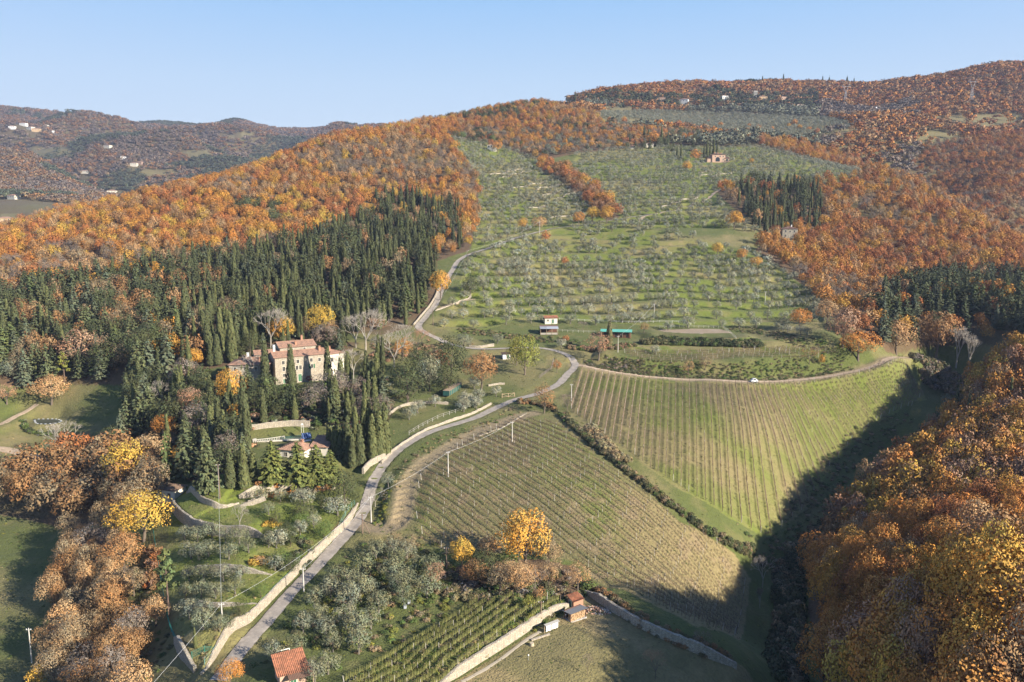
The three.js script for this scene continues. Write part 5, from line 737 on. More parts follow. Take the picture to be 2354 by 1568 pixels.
{ const o = small('farmhouse', 'brick farmhouse with arched front and chimneys above the olive slope', 1648, 372, .1, { w: 15, d: 10, h: 7.5, wall: ROSE, pitch: 17, windows: [['f', -4, 5.6, 1.1, 1.5], ['f', 1.5, 5.6, 1.1, 1.5], ['f', 5, 5.6, 1.1, 1.5], ['f', 5, 2.2, 1.1, 1.6]], chimneys: [[-3, -1, 3], [0, 1, 2.6], [4, 0, 2.4]] }, 'farmhouse', 780); block(o, { at: [9.5, 0, 2.2], w: 6, d: 6, h: 3.4, wall: ROSE, roof: 'mono', pitch: 16, windows: [['f', 0, 1.8, 2.2, 2.2]] }); block(o, { at: [-10, 0, 1], w: 6, d: 6, h: 3.4, wall: ROSE, roof: 'gable', pitch: 16 }); const arch = new THREE.Shape(); arch.moveTo(-2.4, 0).lineTo(2.4, 0).lineTo(2.4, 2.4).absarc(0, 2.4, 2.4, 0, Math.PI).lineTo(-2.4, 0); part('archway', new THREE.ExtrudeGeometry(arch, { depth: .1, bevelEnabled: false, curveSegments: 10 }).translate(-1.2, 0, 5), PANE, o); }
[[32, 458, 'large pale farmhouse with red roof below cypresses at the left edge', 18, 6, PLASTER, 800], [14, 512, 'ochre farmhouse with red roof at the left edge of the valley', 18, 6, OCHRE, 700], [196, 397, 'pale flat villa on the far wooded slope', 20, 5, PLASTER, 1100], [248, 339, 'white house high on the far hillside', 20, 6, PLASTER, 1100], [283, 366, 'small white house right of the far hillside clearing', 14, 7, WHITEWASH, 1100], [308, 381, 'pale house in the far hamlet near the wood edge', 18, 7, PLASTER, 1100], [322, 378, 'pinkish house in the far hamlet near the wood edge', 16, 7, ROSE, 1100], [258, 443, 'long pale shed on the valley floor', 24, 5, PLASTER, 1100], [28, 296, 'small white house at the far left hilltop village', 20, 8, WHITEWASH, 1100], [54, 289, 'white house with pale roof in the hilltop village', 22, 8, WHITEWASH, 1100], [70, 298, 'red roofed house in the middle of the hilltop village', 24, 8, PLASTER, 1100], [84, 302, 'terracotta house low in the hilltop village', 26, 8, OCHRE, 1100], [104, 293, 'pale house at the right end of the hilltop village', 20, 8, PLASTER, 1100], [118, 306, 'lone white house right of the hilltop village', 16, 8, WHITEWASH, 1100],
  [1665, 232, 'tall white house on the ridge among dark trees', 15, 10, WHITEWASH, 1300], [1752, 234, 'ochre villa with red roof on the ridge', 18, 10, OCHRE, 1300], [1736, 224, 'slender pale tower house on the ridge', 8, 14, PLASTER, 1300], [1800, 232, 'terracotta house at the right end of the ridge', 15, 8, ROSE, 1300], [1838, 248, 'pale cottage below the ridge houses', 14, 6, PLASTER, 1200], [1520, 236, 'rosy villa behind the row of ridge cypresses', 16, 9, ROSE, 1300], [1572, 238, 'white villa at the edge of the ridge cypresses', 18, 8, WHITEWASH, 1300], [1492, 338, 'white cottage in the trees above the olive slope', 9, 4, PLASTER, 850], [1130, 344, 'dark garden house in the belt under the hilltop', 10, 5, PLASTER, 850], [1455, 342, 'little white shed on the upper olive slope', 7, 3, PLASTER, 850]]
  .forEach(([u, v, label, w, h, wall, from], i) => small('distant_house', label, u, v, (i * 1.7 % 1 - .5) * .8, { w, d: w * .6, h, wall, pitch: 18, sink: 3, wave: 1, windows: [['f', -w * .3, h * .65, 1.4, 1.8], ['f', 0, h * .65, 1.4, 1.8], ['f', w * .3, h * .65, 1.4, 1.8]] }, 'house', from));
for (const [u, v, tall, label] of [[1942, 243, 42, 'steel lattice pylon on the slope below the ridge'], [2232, 238, 44, 'steel lattice pylon on the wooded hill at the right'], [1665, 196, 40, 'faint lattice pylon standing on the skyline']]) { const p = place(u, v, 1100), o = thing('power_pylon', label, 'pylon', p), s = new Shape(), arm = new Shape(), W = y => lerp(3.2, .8, Math.min(1, y / (tall * .62))); for (const [a, b] of [[1, 1], [1, -1], [-1, 1], [-1, -1]]) { s.limb([a * 3.2, -2, b * 3.2], [a * .9, tall * .62, b * .9], .22, .18, [1, 1, 1], 4); s.limb([a * .9, tall * .62, b * .9], [a * 4, tall * .86, b * .5], .18, .15, [1, 1, 1], 4); } for (let k = 0; k < 6; k++) { const y = tall * .62 * k / 6, y2 = tall * .62 * (k + 1) / 6; for (const f of [-1, 1]) { s.limb([-W(y), y, f * W(y)], [W(y2), y2, f * W(y2)], .12, .12, [1, 1, 1], 3); s.limb([f * W(y), y, -W(y)], [f * W(y2), y2, W(y2)], .12, .12, [1, 1, 1], 3); } } arm.limb([-9, tall * .88, 0], [9, tall * .88, 0], .22, .22, [1, 1, 1], 4); for (const f of [-1, 1]) { arm.limb([f * 4, tall * .86, 0], [f * 6, tall, 0], .18, .15, [1, 1, 1], 4); arm.limb([f * 6, tall, 0], [f * 9, tall * .88, 0], .15, .12, [1, 1, 1], 4); } part('tower', s.build(), mat(.5, .52, .55), o); part('cross_arm', arm.build(), mat(.5, .52, .55), o); }

// ---------------------------------------------------------------- poles, wires, fences, vehicle
const POLEWOOD = mat(.2, .14, .1), POLEPALE = mat(.55, .52, .47), POLES = {};
function pole(key, label, u, vb, vt, m, brace) { const p = place(u, vb), d = -p.z, tall = (vb - vt) / FOCAL * d * 1.08, o = thing('utility_pole', label, 'pole', p); part('shaft', new THREE.CylinderGeometry(.1, .17, tall + .5, 8).translate(0, tall / 2 - .25, 0), m, o); part('cross_bar', box(1.1, .1, .1, 0, tall - .35, 0), m, o); for (const x of [-.45, 0, .45]) part('insulator', new THREE.CylinderGeometry(.05, .07, .18, 6).translate(x, tall - .2, 0), WHITEWASH, o); if (brace) { const s = new Shape(); s.limb([0, tall * .75, 0], [tall * .42, -.3, .6], .08, .1, [1, 1, 1], 6); part('stay', s.build(), m, o); } POLES[key] = new THREE.Vector3(p.x, p.y + tall - .15, p.z); return o; }
pole('a', 'pale pole among the garden olives where two wires meet', 510, 1420, 1384, POLEPALE);
pole('b', 'tall brown pole beside the firs at the top of the garden', 505, 1146, 1066, POLEWOOD);
pole('c', 'pale concrete pole at the road junction', 853, 1202, 1140, POLEPALE);
pole('d', 'dark wooden pole with a slanting stay at the junction', 833, 1226, 1180, POLEWOOD, true);
pole('e', 'wooden pole at the foot of the long lane wall', 698, 1360, 1303, POLEPALE);
pole('f', 'pale pole near the left end of the lower vineyard', 1030, 1096, 1038, POLEPALE);
pole('g', 'pale pole at the top corner of the lower vineyard', 1177, 1015, 970, POLEPALE);
pole('h', 'pale pole at the left corner of the upper vineyard', 1313, 922, 884, POLEPALE);
pole('i', 'pale pole on the terrace below the stable', 1420, 810, 774, POLEPALE);
pole('j', 'pale pole among the olives above the arena', 1503, 732, 700, POLEPALE);
pole('k', 'thin dark pole where the lane leaves the cypresses', 995, 748, 714, POLEWOOD);
pole('l', 'dark pole beside the upper bend of the lane', 1075, 606, 578, POLEWOOD);
pole('m', 'brown pole beside the dark bushes below the vineyard', 1026, 1307, 1256, POLEWOOD);
pole('n', 'dark pole at the end of the weedy plot by the stone wall', 1243, 1432, 1378, POLEWOOD);
pole('o', 'leaning pale pole in the shaded field at the lower left', 73, 1524, 1438, POLEPALE);
pole('p', 'thin pole standing on the right slope below the round yellow oak', 1758, 700, 672, POLEPALE);
pole('q', 'thin pole on the dirt road in the middle of the olive slopes', 1240, 538, 512, POLEPALE);
const CABLE = mat(.72, .72, .74);
function cable(a, b, sag, label, r = .018) { const s = new Shape(), n = 14, P = t => [lerp(a.x, b.x, t), lerp(a.y, b.y, t) - sag * 4 * t * (1 - t), lerp(a.z, b.z, t)]; for (let i = 0; i < n; i++) s.limb(P(i / n), P((i + 1) / n), r, r, [1, 1, 1], 4); solo('overhead_wire', s.build(), CABLE, label, 'wire'); }
cable(POLES.a, POLES.b, 1.2, 'overhead wire rising from the garden pole towards the firs'); cable(POLES.a, POLES.c, 2, 'overhead wire slanting over the garden to the junction pole'); cable(POLES.a, new THREE.Vector3(POLES.a.x - 9, POLES.a.y - 6, POLES.a.z + 45), .8, 'overhead wire running down to the bottom edge');
cable(POLES.c, POLES.f, .7, 'overhead wire over the vineyard track'); cable(POLES.c, POLES.e, 1.2, 'overhead wire along the lower lane', .02); cable(POLES.f, POLES.g, .7, 'overhead wire over the lower vineyard', .02); cable(POLES.k, POLES.l, 2, 'overhead wire beside the climbing lane'); cable(POLES.l, POLES.q, 2.4, 'overhead wire above the dirt road'); cable(POLES.i, POLES.j, 1.2, 'overhead wire crossing the arena terrace', .02);
function fence(label, list, tall, gap, m, name = 'post_fence', rails = [.55, .95]) { const line = curve(onGround(list), gap), o = thing(name, label, 'fence', new THREE.Vector3(line[0][0], heightAt(...line[0]), line[0][1])), y0 = o.position.y, g = new THREE.CylinderGeometry(.05, .06, 1, 5).translate(0, .5, 0); let sh = rails.map(() => new Shape()); line.forEach(([x, z], i) => { const y = heightAt(x, z) - y0, q = part('post', g, m, o); q.position.set(x - line[0][0], y - .1, z - line[0][1]); q.scale.y = tall + .1; if (i) { const [a, b] = line[i - 1], y1 = heightAt(a, b) - y0; rails.forEach((r, k) => sh[k].limb([a - line[0][0], y1 + r * tall, b - line[0][1]], [x - line[0][0], y + r * tall, z - line[0][1]], .03, .03, [1, 1, 1], 4)); } }); sh.forEach(s => part('rail', s.build(), m, o)); }
fence('rail fence along the near side of the sandy arena', [[1526, 772], [1600, 780], [1688, 781]], 1.2, 2.5, WOODDARK);
fence('rail fence along the far side of the sandy arena', [[1505, 754], [1580, 753], [1662, 754]], 1.2, 2.5, POLEPALE);
fence('rail fence at the right end of the sandy arena', [[1664, 755], [1692, 780]], 1.2, 2.5, POLEPALE);
fence('wire fence with thin posts on top of the long lane wall', [[470, 1530], [590, 1405], [690, 1305], [780, 1215], [815, 1160]], 1.5, 3, mat(.15, .3, .25), 'wire_fence', [.3, .6, .95]);
fence('green mesh fence down the left side of the garden', [[350, 1210], [357, 1260], [372, 1350], [384, 1420], [402, 1470], [440, 1515], [500, 1505]], 1.4, 2.2, mat(.02, .2, .16), 'wire_fence', [.2, .4, .6, .8, .97]);
fence('wire fence beside the lane behind the vineyards', [[940, 1000], [1000, 966], [1060, 945], [1100, 930]], 1.3, 3, POLEPALE, 'wire_fence', [.5, .95]);
fence('paddock fence behind the tin barn', [[1280, 762], [1310, 764], [1360, 766], [1390, 768]], 1.2, 2.6, POLEPALE);
fence('white rail fence among the olives above the stable', [[1285, 735], [1330, 738], [1380, 740], [1500, 742], [1560, 742]], 1, 3.2, WHITEWASH);
fence('fence along the curved drive at the road bend', [[1240, 870], [1265, 850], [1272, 830]], 1.3, 1.6, mat(.25, .2, .2), 'wire_fence', [.3, .6, .95]);
{ const o = thing('utility_vehicle', 'small white utility vehicle parked on the dirt track above the vineyard', 'vehicle', place(1733, 879), .12), body = new THREE.Shape(); body.moveTo(-1.35, .35).lineTo(1.35, .35).lineTo(1.38, .95).lineTo(.9, 1.05).lineTo(.55, 1.6).lineTo(-.6, 1.62).lineTo(-.9, 1.05).lineTo(-1.4, .95).lineTo(-1.35, .35); part('body', new THREE.ExtrudeGeometry(body, { depth: 1.3, bevelEnabled: true, bevelSize: .06, bevelThickness: .06, bevelSegments: 2 }).translate(0, 0, -.65), mat(.8, .8, .8, { roughness: .35 }), o); for (const s of [-1, 1]) { part('window', box(.95, .42, .03, -.05, 1.32, s * .725), PANE, o); for (const x of [-.85, .85]) { const w = part('wheel', new THREE.CylinderGeometry(.36, .36, .24, 14).rotateX(Math.PI / 2).translate(x, .32, s * .66), mat(.03, .03, .03), o); part('rim', new THREE.CylinderGeometry(.2, .2, .26, 10).rotateX(Math.PI / 2).translate(x, .32, s * .66), mat(.6, .6, .6), w); } part('headlight', box(.05, .14, .22, 1.42, .82, s * .45), mat(.9, .9, .85, { roughness: .2 }), o); } part('windscreen', box(.03, .5, 1.15, .78, 1.32, 0).rotateZ(0), PANE, o); }
{ const q = LEFT_POOL, y = leftPoolLevel + .15, o = thing('covered_pool', 'dark rectangular pool with white edge stones in the left garden', 'swimming pool', new THREE.Vector3(q[0][0], y, q[0][1])), c = [q.reduce((a, p) => a + p[0], 0) / 5, q.reduce((a, p) => a + p[1], 0) / 5]; const rel = q.map(p => new THREE.Vector2(p[0] - q[0][0], -(p[1] - q[0][1]))); part('cover', new THREE.ExtrudeGeometry(new THREE.Shape(rel), { depth: .5, bevelEnabled: false }).rotateX(-Math.PI / 2).translate(0, -.45, 0), mat(.025, .04, .05, { roughness: .3 }), o); const edge = curve([...q, q[0]], 1.7); edge.forEach(([x, z], i) => { const s = part('edge_stone', box(.6, .16, .4, x - q[0][0], .08, z - q[0][1]), mat(.5, .52, .55), o); }); }
{ const o = thing('patio_table', 'pale table standing in the shaded meadow at the left', 'table', place(241, 1003), .2); part('table_top', box(2.6, .1, 1.5, 0, 1, 0), WHITEWASH, o); for (const [x, z] of [[-1, -.5], [1, -.5], [-1, .5], [1, .5]]) part('leg', box(.1, 1, .1, x, .5, z), WOODDARK, o); }
{ const o = thing('stone_steps', 'brick edged garden steps at the end of the russet hedge', 'steps', place(575, 1160), .25); for (let i = 0; i < 6; i++) part('step', metric(box(2.4, .25, .5, -1 + i * .8, .1 + i * .32, -i * .35)), STONE, o); part('side_wall', metric(box(6, 1.2, .4, 1, .4, .6).rotateZ(.3)), STONE, o); }
for (const [u, v, label] of [[931, 1382 + 18, 'small grey beehive box among the olives'], [940, 1390, 'pale beehive box beside another among the olives']]) { const o = thing('beehive', label, 'beehive', place(u, v)); part('box', box(.5, .6, .5, 0, .45, 0), mat(.5, .53, .58), o); part('lid', box(.6, .1, .6, 0, .8, 0), TIN, o); }
for (const [u, v, label] of [[1300, 1424, 'slim garden lamp with white globe beside the wood store'], [1214, 1518, 'short garden lamp by the path along the wall']]) { const o = thing('garden_lamp', label, 'lamp', place(u, v)); part('stem', new THREE.CylinderGeometry(.04, .05, .9, 6).translate(0, .45, 0), TIN, o); part('globe', new THREE.SphereGeometry(.15, 10, 8).translate(0, 1, 0), WHITEWASH, o); }
strip('garden_path', curve(seg([1060, 1568], [1130, 1528], [1200, 1478], [1242, 1452]), 1.2), .8, .06, mat(.42, .36, .27), 'narrow paved path beside the pale stone wall');

// ---------------------------------------------------------------- trees one can pick out, each where it stands
const RT = rng(515);
// kind, hue, u, foot v, top v, width factor, label
const SINGLE = [
  ['oak', 'amber', 1204, 1312, 1160, 1, 'big golden tree towering over the bushes below the vineyard'], ['oak', 'gold', 1062, 1306, 1230, .95, 'small golden tree left of the big golden tree'],
  ['holm', 'holm', 1112, 1335, 1256, 1.1, 'dark green evergreen between the two golden trees'], ['holm', 'green', 1168, 1310, 1256, 1, 'green evergreen right under the big golden tree'], ['oakmid', 'green', 1240, 1275, 1238, .8, 'green bush tree behind the big golden tree'],
  ['thin', 'dun', 1150, 1368, 1290, 1.1, 'brown thicket tree in front of the evergreen'], ['bare', 'grey', 1229, 1372, 1300, 1.15, 'grey bare tree in the bushes below the vineyard'], ['thin', 'dun', 1268, 1338, 1272, 1.1, 'brown tree at the right of the bushes below the vineyard'], ['thin', 'tan', 1327, 1358, 1284, 1, 'round tan tree where the two stone walls meet'], ['oakmid', 'brown', 1240, 1385, 1345, .9, 'low russet tree at the end of the weedy plot'], ['oakmid', 'lime', 1216, 1405, 1362, .7, 'small bright green fig tree at the weedy plot'],
  ['thin', 'dun', 905, 1272, 1218, 1.2, 'dull tree at the head of the tangled grove'], ['holm', 'green', 965, 1330, 1282, .8, 'ivy green tree at the edge of the tangled grove'], ['thin', 'pink', 1000, 1345, 1285, 1.1, 'reddish thicket tree right of the tangled grove'], ['thin', 'dun', 945, 1270, 1225, 1.2, 'greyish thicket tree below the vineyard track'],
  ['bare', 'palebark', 862, 1165, 1118, .9, 'little bare tree beside the lane at the junction'], ['olive', 'silver2', 892, 1120, 1082, .8, 'round olive beside the lane above the junction'],
  ['holm', 'holm', 792, 1160, 1076, 1, 'big dark holm oak above the end of the lane wall'], ['pine', 'pine', 388, 1415, 1245, .8, 'tall thin pine on the left side of the garden'], ['oak', 'tan', 358, 1440, 1362, 1, 'orange tan tree beside the green mesh fence'], ['oak', 'gold', 330, 1245, 1126, 1.25, 'spreading yellow oak left of the garden lawn'], ['oak', 'gold', 300, 1135, 1008, .95, 'tall yellow oak beside the garden shed'], ['oak', 'tan', 340, 1100, 1000, .8, 'tan oak behind the tall yellow oak'],
  ['fir', 'pine', 386, 1110, 984, .75, 'slim green fir left of the dark firs above the garden shed'], ['cedar', 'fir', 478, 1138, 986, .7, 'broad dark fir above the garden steps'], ['fir', 'fir', 430, 1100, 960, 1, 'dark fir between the garden shed and the broad fir'], ['bare', 'palebark', 551, 1217, 1150, .6, 'slender birch on the garden lawn'], ['oak', 'orange', 530, 1580, 1508, 1, 'orange brown tree beside the lane at the bottom edge'], ['oakmid', 'gold', 88, 1585, 1520, 1, 'yellow tree in the bottom left corner'], ['oakmid', 'tan', 90, 1120, 1078, 1.1, 'yellowing tree below the gravel drive'],
  ['fir', 'fir', 296, 1012, 905, .9, 'tall dark fir at the near right corner of the shaded meadow'], ['fir', 'fir', 322, 1000, 890, .95, 'tall dark fir on the right side of the shaded meadow'], ['cedar', 'fir', 345, 985, 880, .8, 'broad dark fir behind the tall meadow firs'], ['fir', 'bluefir', 282, 1032, 935, .9, 'dark fir below the tall meadow firs'], ['holm', 'holm', 262, 1050, 975, 1, 'dark round evergreen below the shaded meadow'],
  ['cypress', 'cypress', 449, 1490, 1430, .8, 'single small cypress in the lowest garden terrace'], ['holm', 'holm', 650, 1245, 1200, .9, 'dark bush tree on the garden slope left of the grey wall end'], ['holm', 'green', 746, 1243, 1192, 1.05, 'leafy green tree by the lane wall'], ['holm', 'green', 696, 1212, 1172, 1.2, 'yellow green tree in the middle of the garden'], ['holm', 'holm', 668, 1320, 1268, .9, 'dark evergreen above the lane wall halfway down'], ['holm', 'holm', 522, 1448, 1405, 1, 'dark evergreen beside the pale garden pole'], ['holm', 'holm', 553, 1425, 1370, .9, 'dark evergreen right of the pale garden pole'], ['holm', 'green', 600, 1375, 1335, 1, 'evergreen bush tree above the low lane wall'], ['holm', 'holm', 614, 1245, 1205, .7, 'dark narrow bush tree under the garden wall'],
  ['holm', 'holm', 936, 928, 820, .95, 'great dark holm oak right of the villa cypresses'], ['holm', 'silver2', 988, 900, 812, .75, 'pale blue green tree beside the great holm oak'], ['holm', 'holm', 1024, 905, 834, 1, 'dark holm oak above the net cage'], ['holm', 'holm', 1036, 876, 768, .75, 'tall dark holm oak left of the russet oak'], ['oak', 'brown', 1106, 898, 806, .85, 'tall russet and yellow oak beside the grass slope'], ['thin', 'red', 1012, 858, 804, 1.1, 'red leaved tree between the holm oaks'], ['holm', 'silver2', 1066, 800, 766, 1.4, 'grey green tree behind the holm oaks'], ['holm', 'holm', 968, 870, 790, .9, 'dark evergreen between villa and holm oaks'],
  ['holm', 'lime', 1206, 862, 764, .8, 'clump of yellow green bamboo in the bend of the lane'], ['holm', 'lime', 1186, 840, 772, .75, 'left tuft of the yellow green bamboo'], ['thin', 'pink', 1375, 828, 762, 1.05, 'brown half bare tree at the lane end by the stable'], ['cypress', 'bramble', 1400, 796, 730, 1.2, 'ivy covered trunk in front of the stable'], ['holm', 'holm', 1081, 682, 630, .75, 'lone round dark conifer beside the dirt path'], ['oak', 'amber', 1012, 690, 622, .8, 'orange tree where the lane leaves the cypress grove'], ['thin', 'brown', 1250, 950, 880, .9, 'brown thicket tree at the lane fork above the vineyards'], ['bare', 'grey', 1304, 945, 905, .9, 'small bare tree at the corner of the upper vineyard'], ['thin', 'rust', 1280, 857, 826, .9, 'small red tree on the grass inside the lane bend'], ['oakmid', 'rust', 1300, 790, 770, 1, 'little russet bush tree in the paddock'], ['thin', 'brown', 1480, 766, 740, 1.2, 'brown tree behind the stable end'], ['bare', 'twig', 1340, 760, 738, 1.1, 'small bare tree in the paddock'],
  ['oak', 'orange', 1838, 756, 708, 1, 'round orange tree at the right end of the olive terraces'], ['oak', 'pink', 1936, 798, 708, .9, 'tall pinkish oak at the wood edge above the track'], ['oak', 'orange', 1972, 828, 758, 1.25, 'spreading orange oak beside the dirt track'], ['oak', 'tan', 1900, 745, 690, 1, 'tan oak at the wood edge behind the spreading oak'], ['oak', 'tan', 2060, 815, 735, 1, 'tan oak right of the spreading orange oak'], ['oak', 'brown', 2150, 825, 716, .95, 'tall brown oak at the head of the shaded valley'], ['poplar', 'palebark', 2197, 845, 750, 1.1, 'white limbed bare tree at the head of the shaded valley'], ['poplar', 'palebark', 2225, 850, 770, 1, 'smaller white limbed bare tree beside the shaded valley'], ['thin', 'tan', 1984, 1165, 1046, .5, 'tall thin tree with pale top beside the shaded valley'], ['oakmid', 'silver2', 2172, 940, 902, .7, 'round grey bush at the right end of the upper vineyard'], ['cypress', 'darkspire', 2336, 990, 930, .8, 'single dark cypress in the near wood'],
  ['thin', 'tan', 1582, 866, 824, .75, 'upright tan bush tree on the bank above the track'], ['bare', 'brown', 1860, 838, 802, 1.1, 'brown bare bush tree at the end of the terrace vines'], ['oakmid', 'amber', 1888, 843, 814, .6, 'small orange tree at the end of the terrace vines'], ['thin', 'dun', 1620, 850, 818, 1.1, 'dark brown bush tree on the bank above the track'],
  ['bare', 'palebark', 1752, 1350, 1272, .7, 'pale leaning bare tree at the shaded vineyard corner'], ['poplar', 'grey', 1746, 1398, 1345, .8, 'grey sapling below the pale leaning tree'], ['bare', 'grey', 1616, 1508, 1445, .8, 'grey bare tree on the shaded stone wall'], ['bare', 'pink', 1506, 1560, 1488, .8, 'reddish bare tree on the lawn in the tree shadow'], ['bare', 'grey', 1350, 1552, 1500, .6, 'thin bare tree on the sunny lawn'],
  ['bare', 'palebark', 140, 1052, 964, 1, 'large bare tree with pale limbs beside the left garden'], ['bare', 'palebark', 122, 1060, 1010, .9, 'smaller bare tree in front of the large bare one'], ['oak', 'tan', 118, 930, 860, 1.25, 'round tan oak beside the left footpath'], ['pine', 'lime', 148, 880, 806, 1, 'bright green pine above the shaded meadow'], ['fir', 'fir', 112, 890, 790, .9, 'dark fir left of the bright green pine'], ['fir', 'bluefir', 60, 890, 800, 1, 'dark fir at the left edge above the footpath'], ['thin', 'pink', 190, 850, 755, 1.2, 'wide pale brown oak in the mixed wood'], ['thin', 'pink', 15, 930, 880, 1.2, 'pinkish tree at the left edge by the footpath'], ['holm', 'silver2', 30, 870, 820, 1.2, 'grey green tree at the left edge'],
  ['cedar', 'bluefir', 335, 970, 860, .75, 'grey blue fir at the right side of the shaded meadow'], ['cedar', 'fir', 320, 880, 770, .9, 'dark fir behind the shaded meadow'], ['bare', 'palebark', 350, 950, 885, .6, 'dead fir with bare grey branches by the meadow'], ['bare', 'palebark', 372, 935, 872, .55, 'second dead fir right of the first'], ['fir', 'bluefir', 318, 1008, 958, .8, 'small blue fir below the meadow'],
  ['oak', 'amber', 400, 835, 783, 1.2, 'orange oak left of the villa'], ['oak', 'amber', 445, 850, 800, 1.1, 'wide orange oak close to the villa'], ['oak', 'amber', 532, 940, 846, .85, 'tall orange oak in front of the villa wing'], ['oak', 'amber', 545, 985, 925, .9, 'orange oak below the villa cypresses'], ['oak', 'pink', 442, 960, 890, 1, 'pinkish oak below the orange oaks'], ['oak', 'orange', 378, 1010, 950, 1, 'russet oak right of the small blue fir'], ['thin', 'grey', 430, 890, 820, 1.2, 'grey thinning tree under the orange oaks'],
  ['oak', 'yellow', 738, 780, 700, .85, 'yellow tree behind the villa'], ['oak', 'yellow', 657, 785, 726, .8, 'yellow green tree behind the villa roof'], ['oak', 'tan', 766, 792, 735, .9, 'tan tree behind the right end of the villa'], ['bare', 'palebark', 622, 800, 708, .9, 'tall bare tree behind the villa'], ['bare', 'palebark', 840, 806, 710, 1, 'tall bare pale tree right of the villa'], ['bare', 'palebark', 818, 800, 725, .9, 'bare pale tree close to the villa end'], ['bare', 'palebark', 906, 846, 756, 1, 'bare pale tree behind the great holm oak'], ['bare', 'pink', 958, 812, 756, 1.1, 'bare pinkish tree left of the lane bend'], ['bare', 'palebark', 812, 872, 800, .8, 'bare tree in front of the villa end wall'], ['bare', 'palebark', 586, 886, 812, 1, 'gnarled bare tree in front of the villa wing'], ['bare', 'pink', 870, 790, 730, 1, 'bare reddish tree by the cypress grove edge'], ['bare', 'palebark', 930, 800, 745, 1.1, 'bare grey tree by the lane bend'], ['thin', 'orange', 925, 830, 775, 1, 'thin orange tree among the bare trees'],
  ['cedar', 'cedar', 627, 1115, 1008, 1.2, 'left yellow green cedar before the pool house'], ['cedar', 'cedar', 685, 1118, 1012, 1.2, 'middle yellow green cedar in front of the pool house'], ['cedar', 'cedar', 728, 1118, 1018, 1.15, 'right yellow green cedar in front of the pool house'], ['cedar', 'cedar', 760, 1115, 1030, 1.2, 'yellow green cedar beside the cypress clump'],
  ['oak', 'orange', 1330, 520, 488, 1, 'round orange oak beside the dirt road'], ['oak', 'gold', 1362, 512, 476, 1, 'golden oak in the pair beside the dirt road'], ['oak', 'amber', 1394, 514, 474, .95, 'orange oak in the pair beside the dirt road'], ['oak', 'tan', 1240, 532, 498, 1, 'round tan oak beside the dirt road'], ['oak', 'amber', 1201, 532, 502, .85, 'small orange oak left of the tan oak'], ['oakmid', 'rust', 1254, 560, 530, .9, 'russet crown on an ivy trunk in the olive slope'], ['oakmid', 'rust', 1298, 616, 590, .8, 'small russet tree among the olives'], ['oak', 'amber', 1688, 528, 486, 1.1, 'large amber oak below the cypress clump'], ['oak', 'gold', 1648, 590, 558, 1.1, 'golden oak on the right of the olive slope'], ['oak', 'orange', 1704, 602, 572, 1, 'orange oak on the right of the olive slope'], ['oak', 'amber', 1738, 618, 590, 1, 'amber oak at the gully edge'], ['oak', 'amber', 1578, 396, 372, 1, 'amber oak left of the farmhouse'], ['oakmid', 'orange', 1598, 372, 344, 1.1, 'orange oak beside the farmhouse'], ['oakmid', 'amber', 1727, 380, 364, .9, 'small round amber tree right of the farmhouse'], ['oakmid', 'orange', 1143, 352, 324, 1, 'orange oak at the top of the left olive slope'], ['oakmid', 'rust', 1128, 338, 320, 1, 'russet oak above the left olive slope'], ['oakmid', 'orange', 1500, 336, 304, 1, 'tall orange tree left of the hilltop cypresses'],
];
for (const [kind, hue, u, vb, vt, wide, label] of SINGLE) { const p = place(u, vb), tall = (vb - vt) / FOCAL * -p.z * 1.04; plant(kind, hue, Math.floor(RT() * 4), p, tall, label, null, { wide, turn: RT() * 6.28, bark: hue === 'palebark' ? 'pale' : undefined }); near2(p.x, p.z, tall * .22 * wide); }
// cypresses that stand clear, set by set from the left
const SPIRES = {
  'in front of the villa': [[563, 1000, 843], [606, 975, 884], [611, 892, 771], [670, 898, 778], [678, 965, 907], [754, 885, 774], [760, 945, 835], [772, 950, 851], [784, 905, 812], [800, 893, 797], [799, 965, 892]],
  'left of the pool terrace': [[486, 1022, 918], [504, 1014, 897], [527, 1068, 1005], [540, 1010, 935], [552, 1064, 959], [569, 1062, 905], [515, 985, 920], [530, 1122, 1015], [561, 1124, 1002], [582, 1105, 1030]],
  'in the clump right of the pool house': [[758, 1038, 966], [770, 1044, 969], [779, 1046, 966], [788, 1054, 974], [801, 1068, 938], [810, 1075, 985], [819, 1055, 915], [828, 1070, 960], [837, 1045, 923], [850, 1040, 900], [856, 1060, 935], [864, 1044, 900], [872, 1052, 925], [886, 1046, 907], [840, 1000, 860], [848, 960, 838], [862, 960, 850]],
  'beside the right end of the villa': [[782, 796, 733], [788, 797, 699], [842, 900, 794], [855, 903, 820], [870, 855, 758], [880, 856, 764], [866, 905, 800], [830, 905, 840]],
  'behind the left wing of the villa': [[509, 818, 694], [534, 835, 702], [565, 806, 717], [500, 840, 760], [545, 815, 740], [688, 780, 679], [645, 775, 700]],
  'by the hilltop farmhouse': [[1625, 362, 322], [1632, 362, 326], [1640, 360, 318], [1648, 358, 322], [1618, 362, 330], [1565, 366, 330], [1556, 366, 336], [1480, 330, 288], [1490, 332, 296], [1520, 334, 292], [1535, 334, 300]],
};
for (const [where, list] of Object.entries(SPIRES)) list.sort((a, b) => a[0] - b[0]).forEach(([u, vb, vt], i) => { const p = place(u, vb), tall = (vb - vt) / FOCAL * -p.z * 1.05; plant('cypress', RT() < .65 ? 'cypress' : 'darkspire', Math.floor(RT() * 4), p, tall, `${ORD(i + 1)} cypress from the left of those ${where}`, `cypresses ${where}`, { wide: clamp(15 / tall, .8, 1.5) * (.85 + .3 * RT()), turn: RT() * 6 }); near2(p.x, p.z, 1.5); });
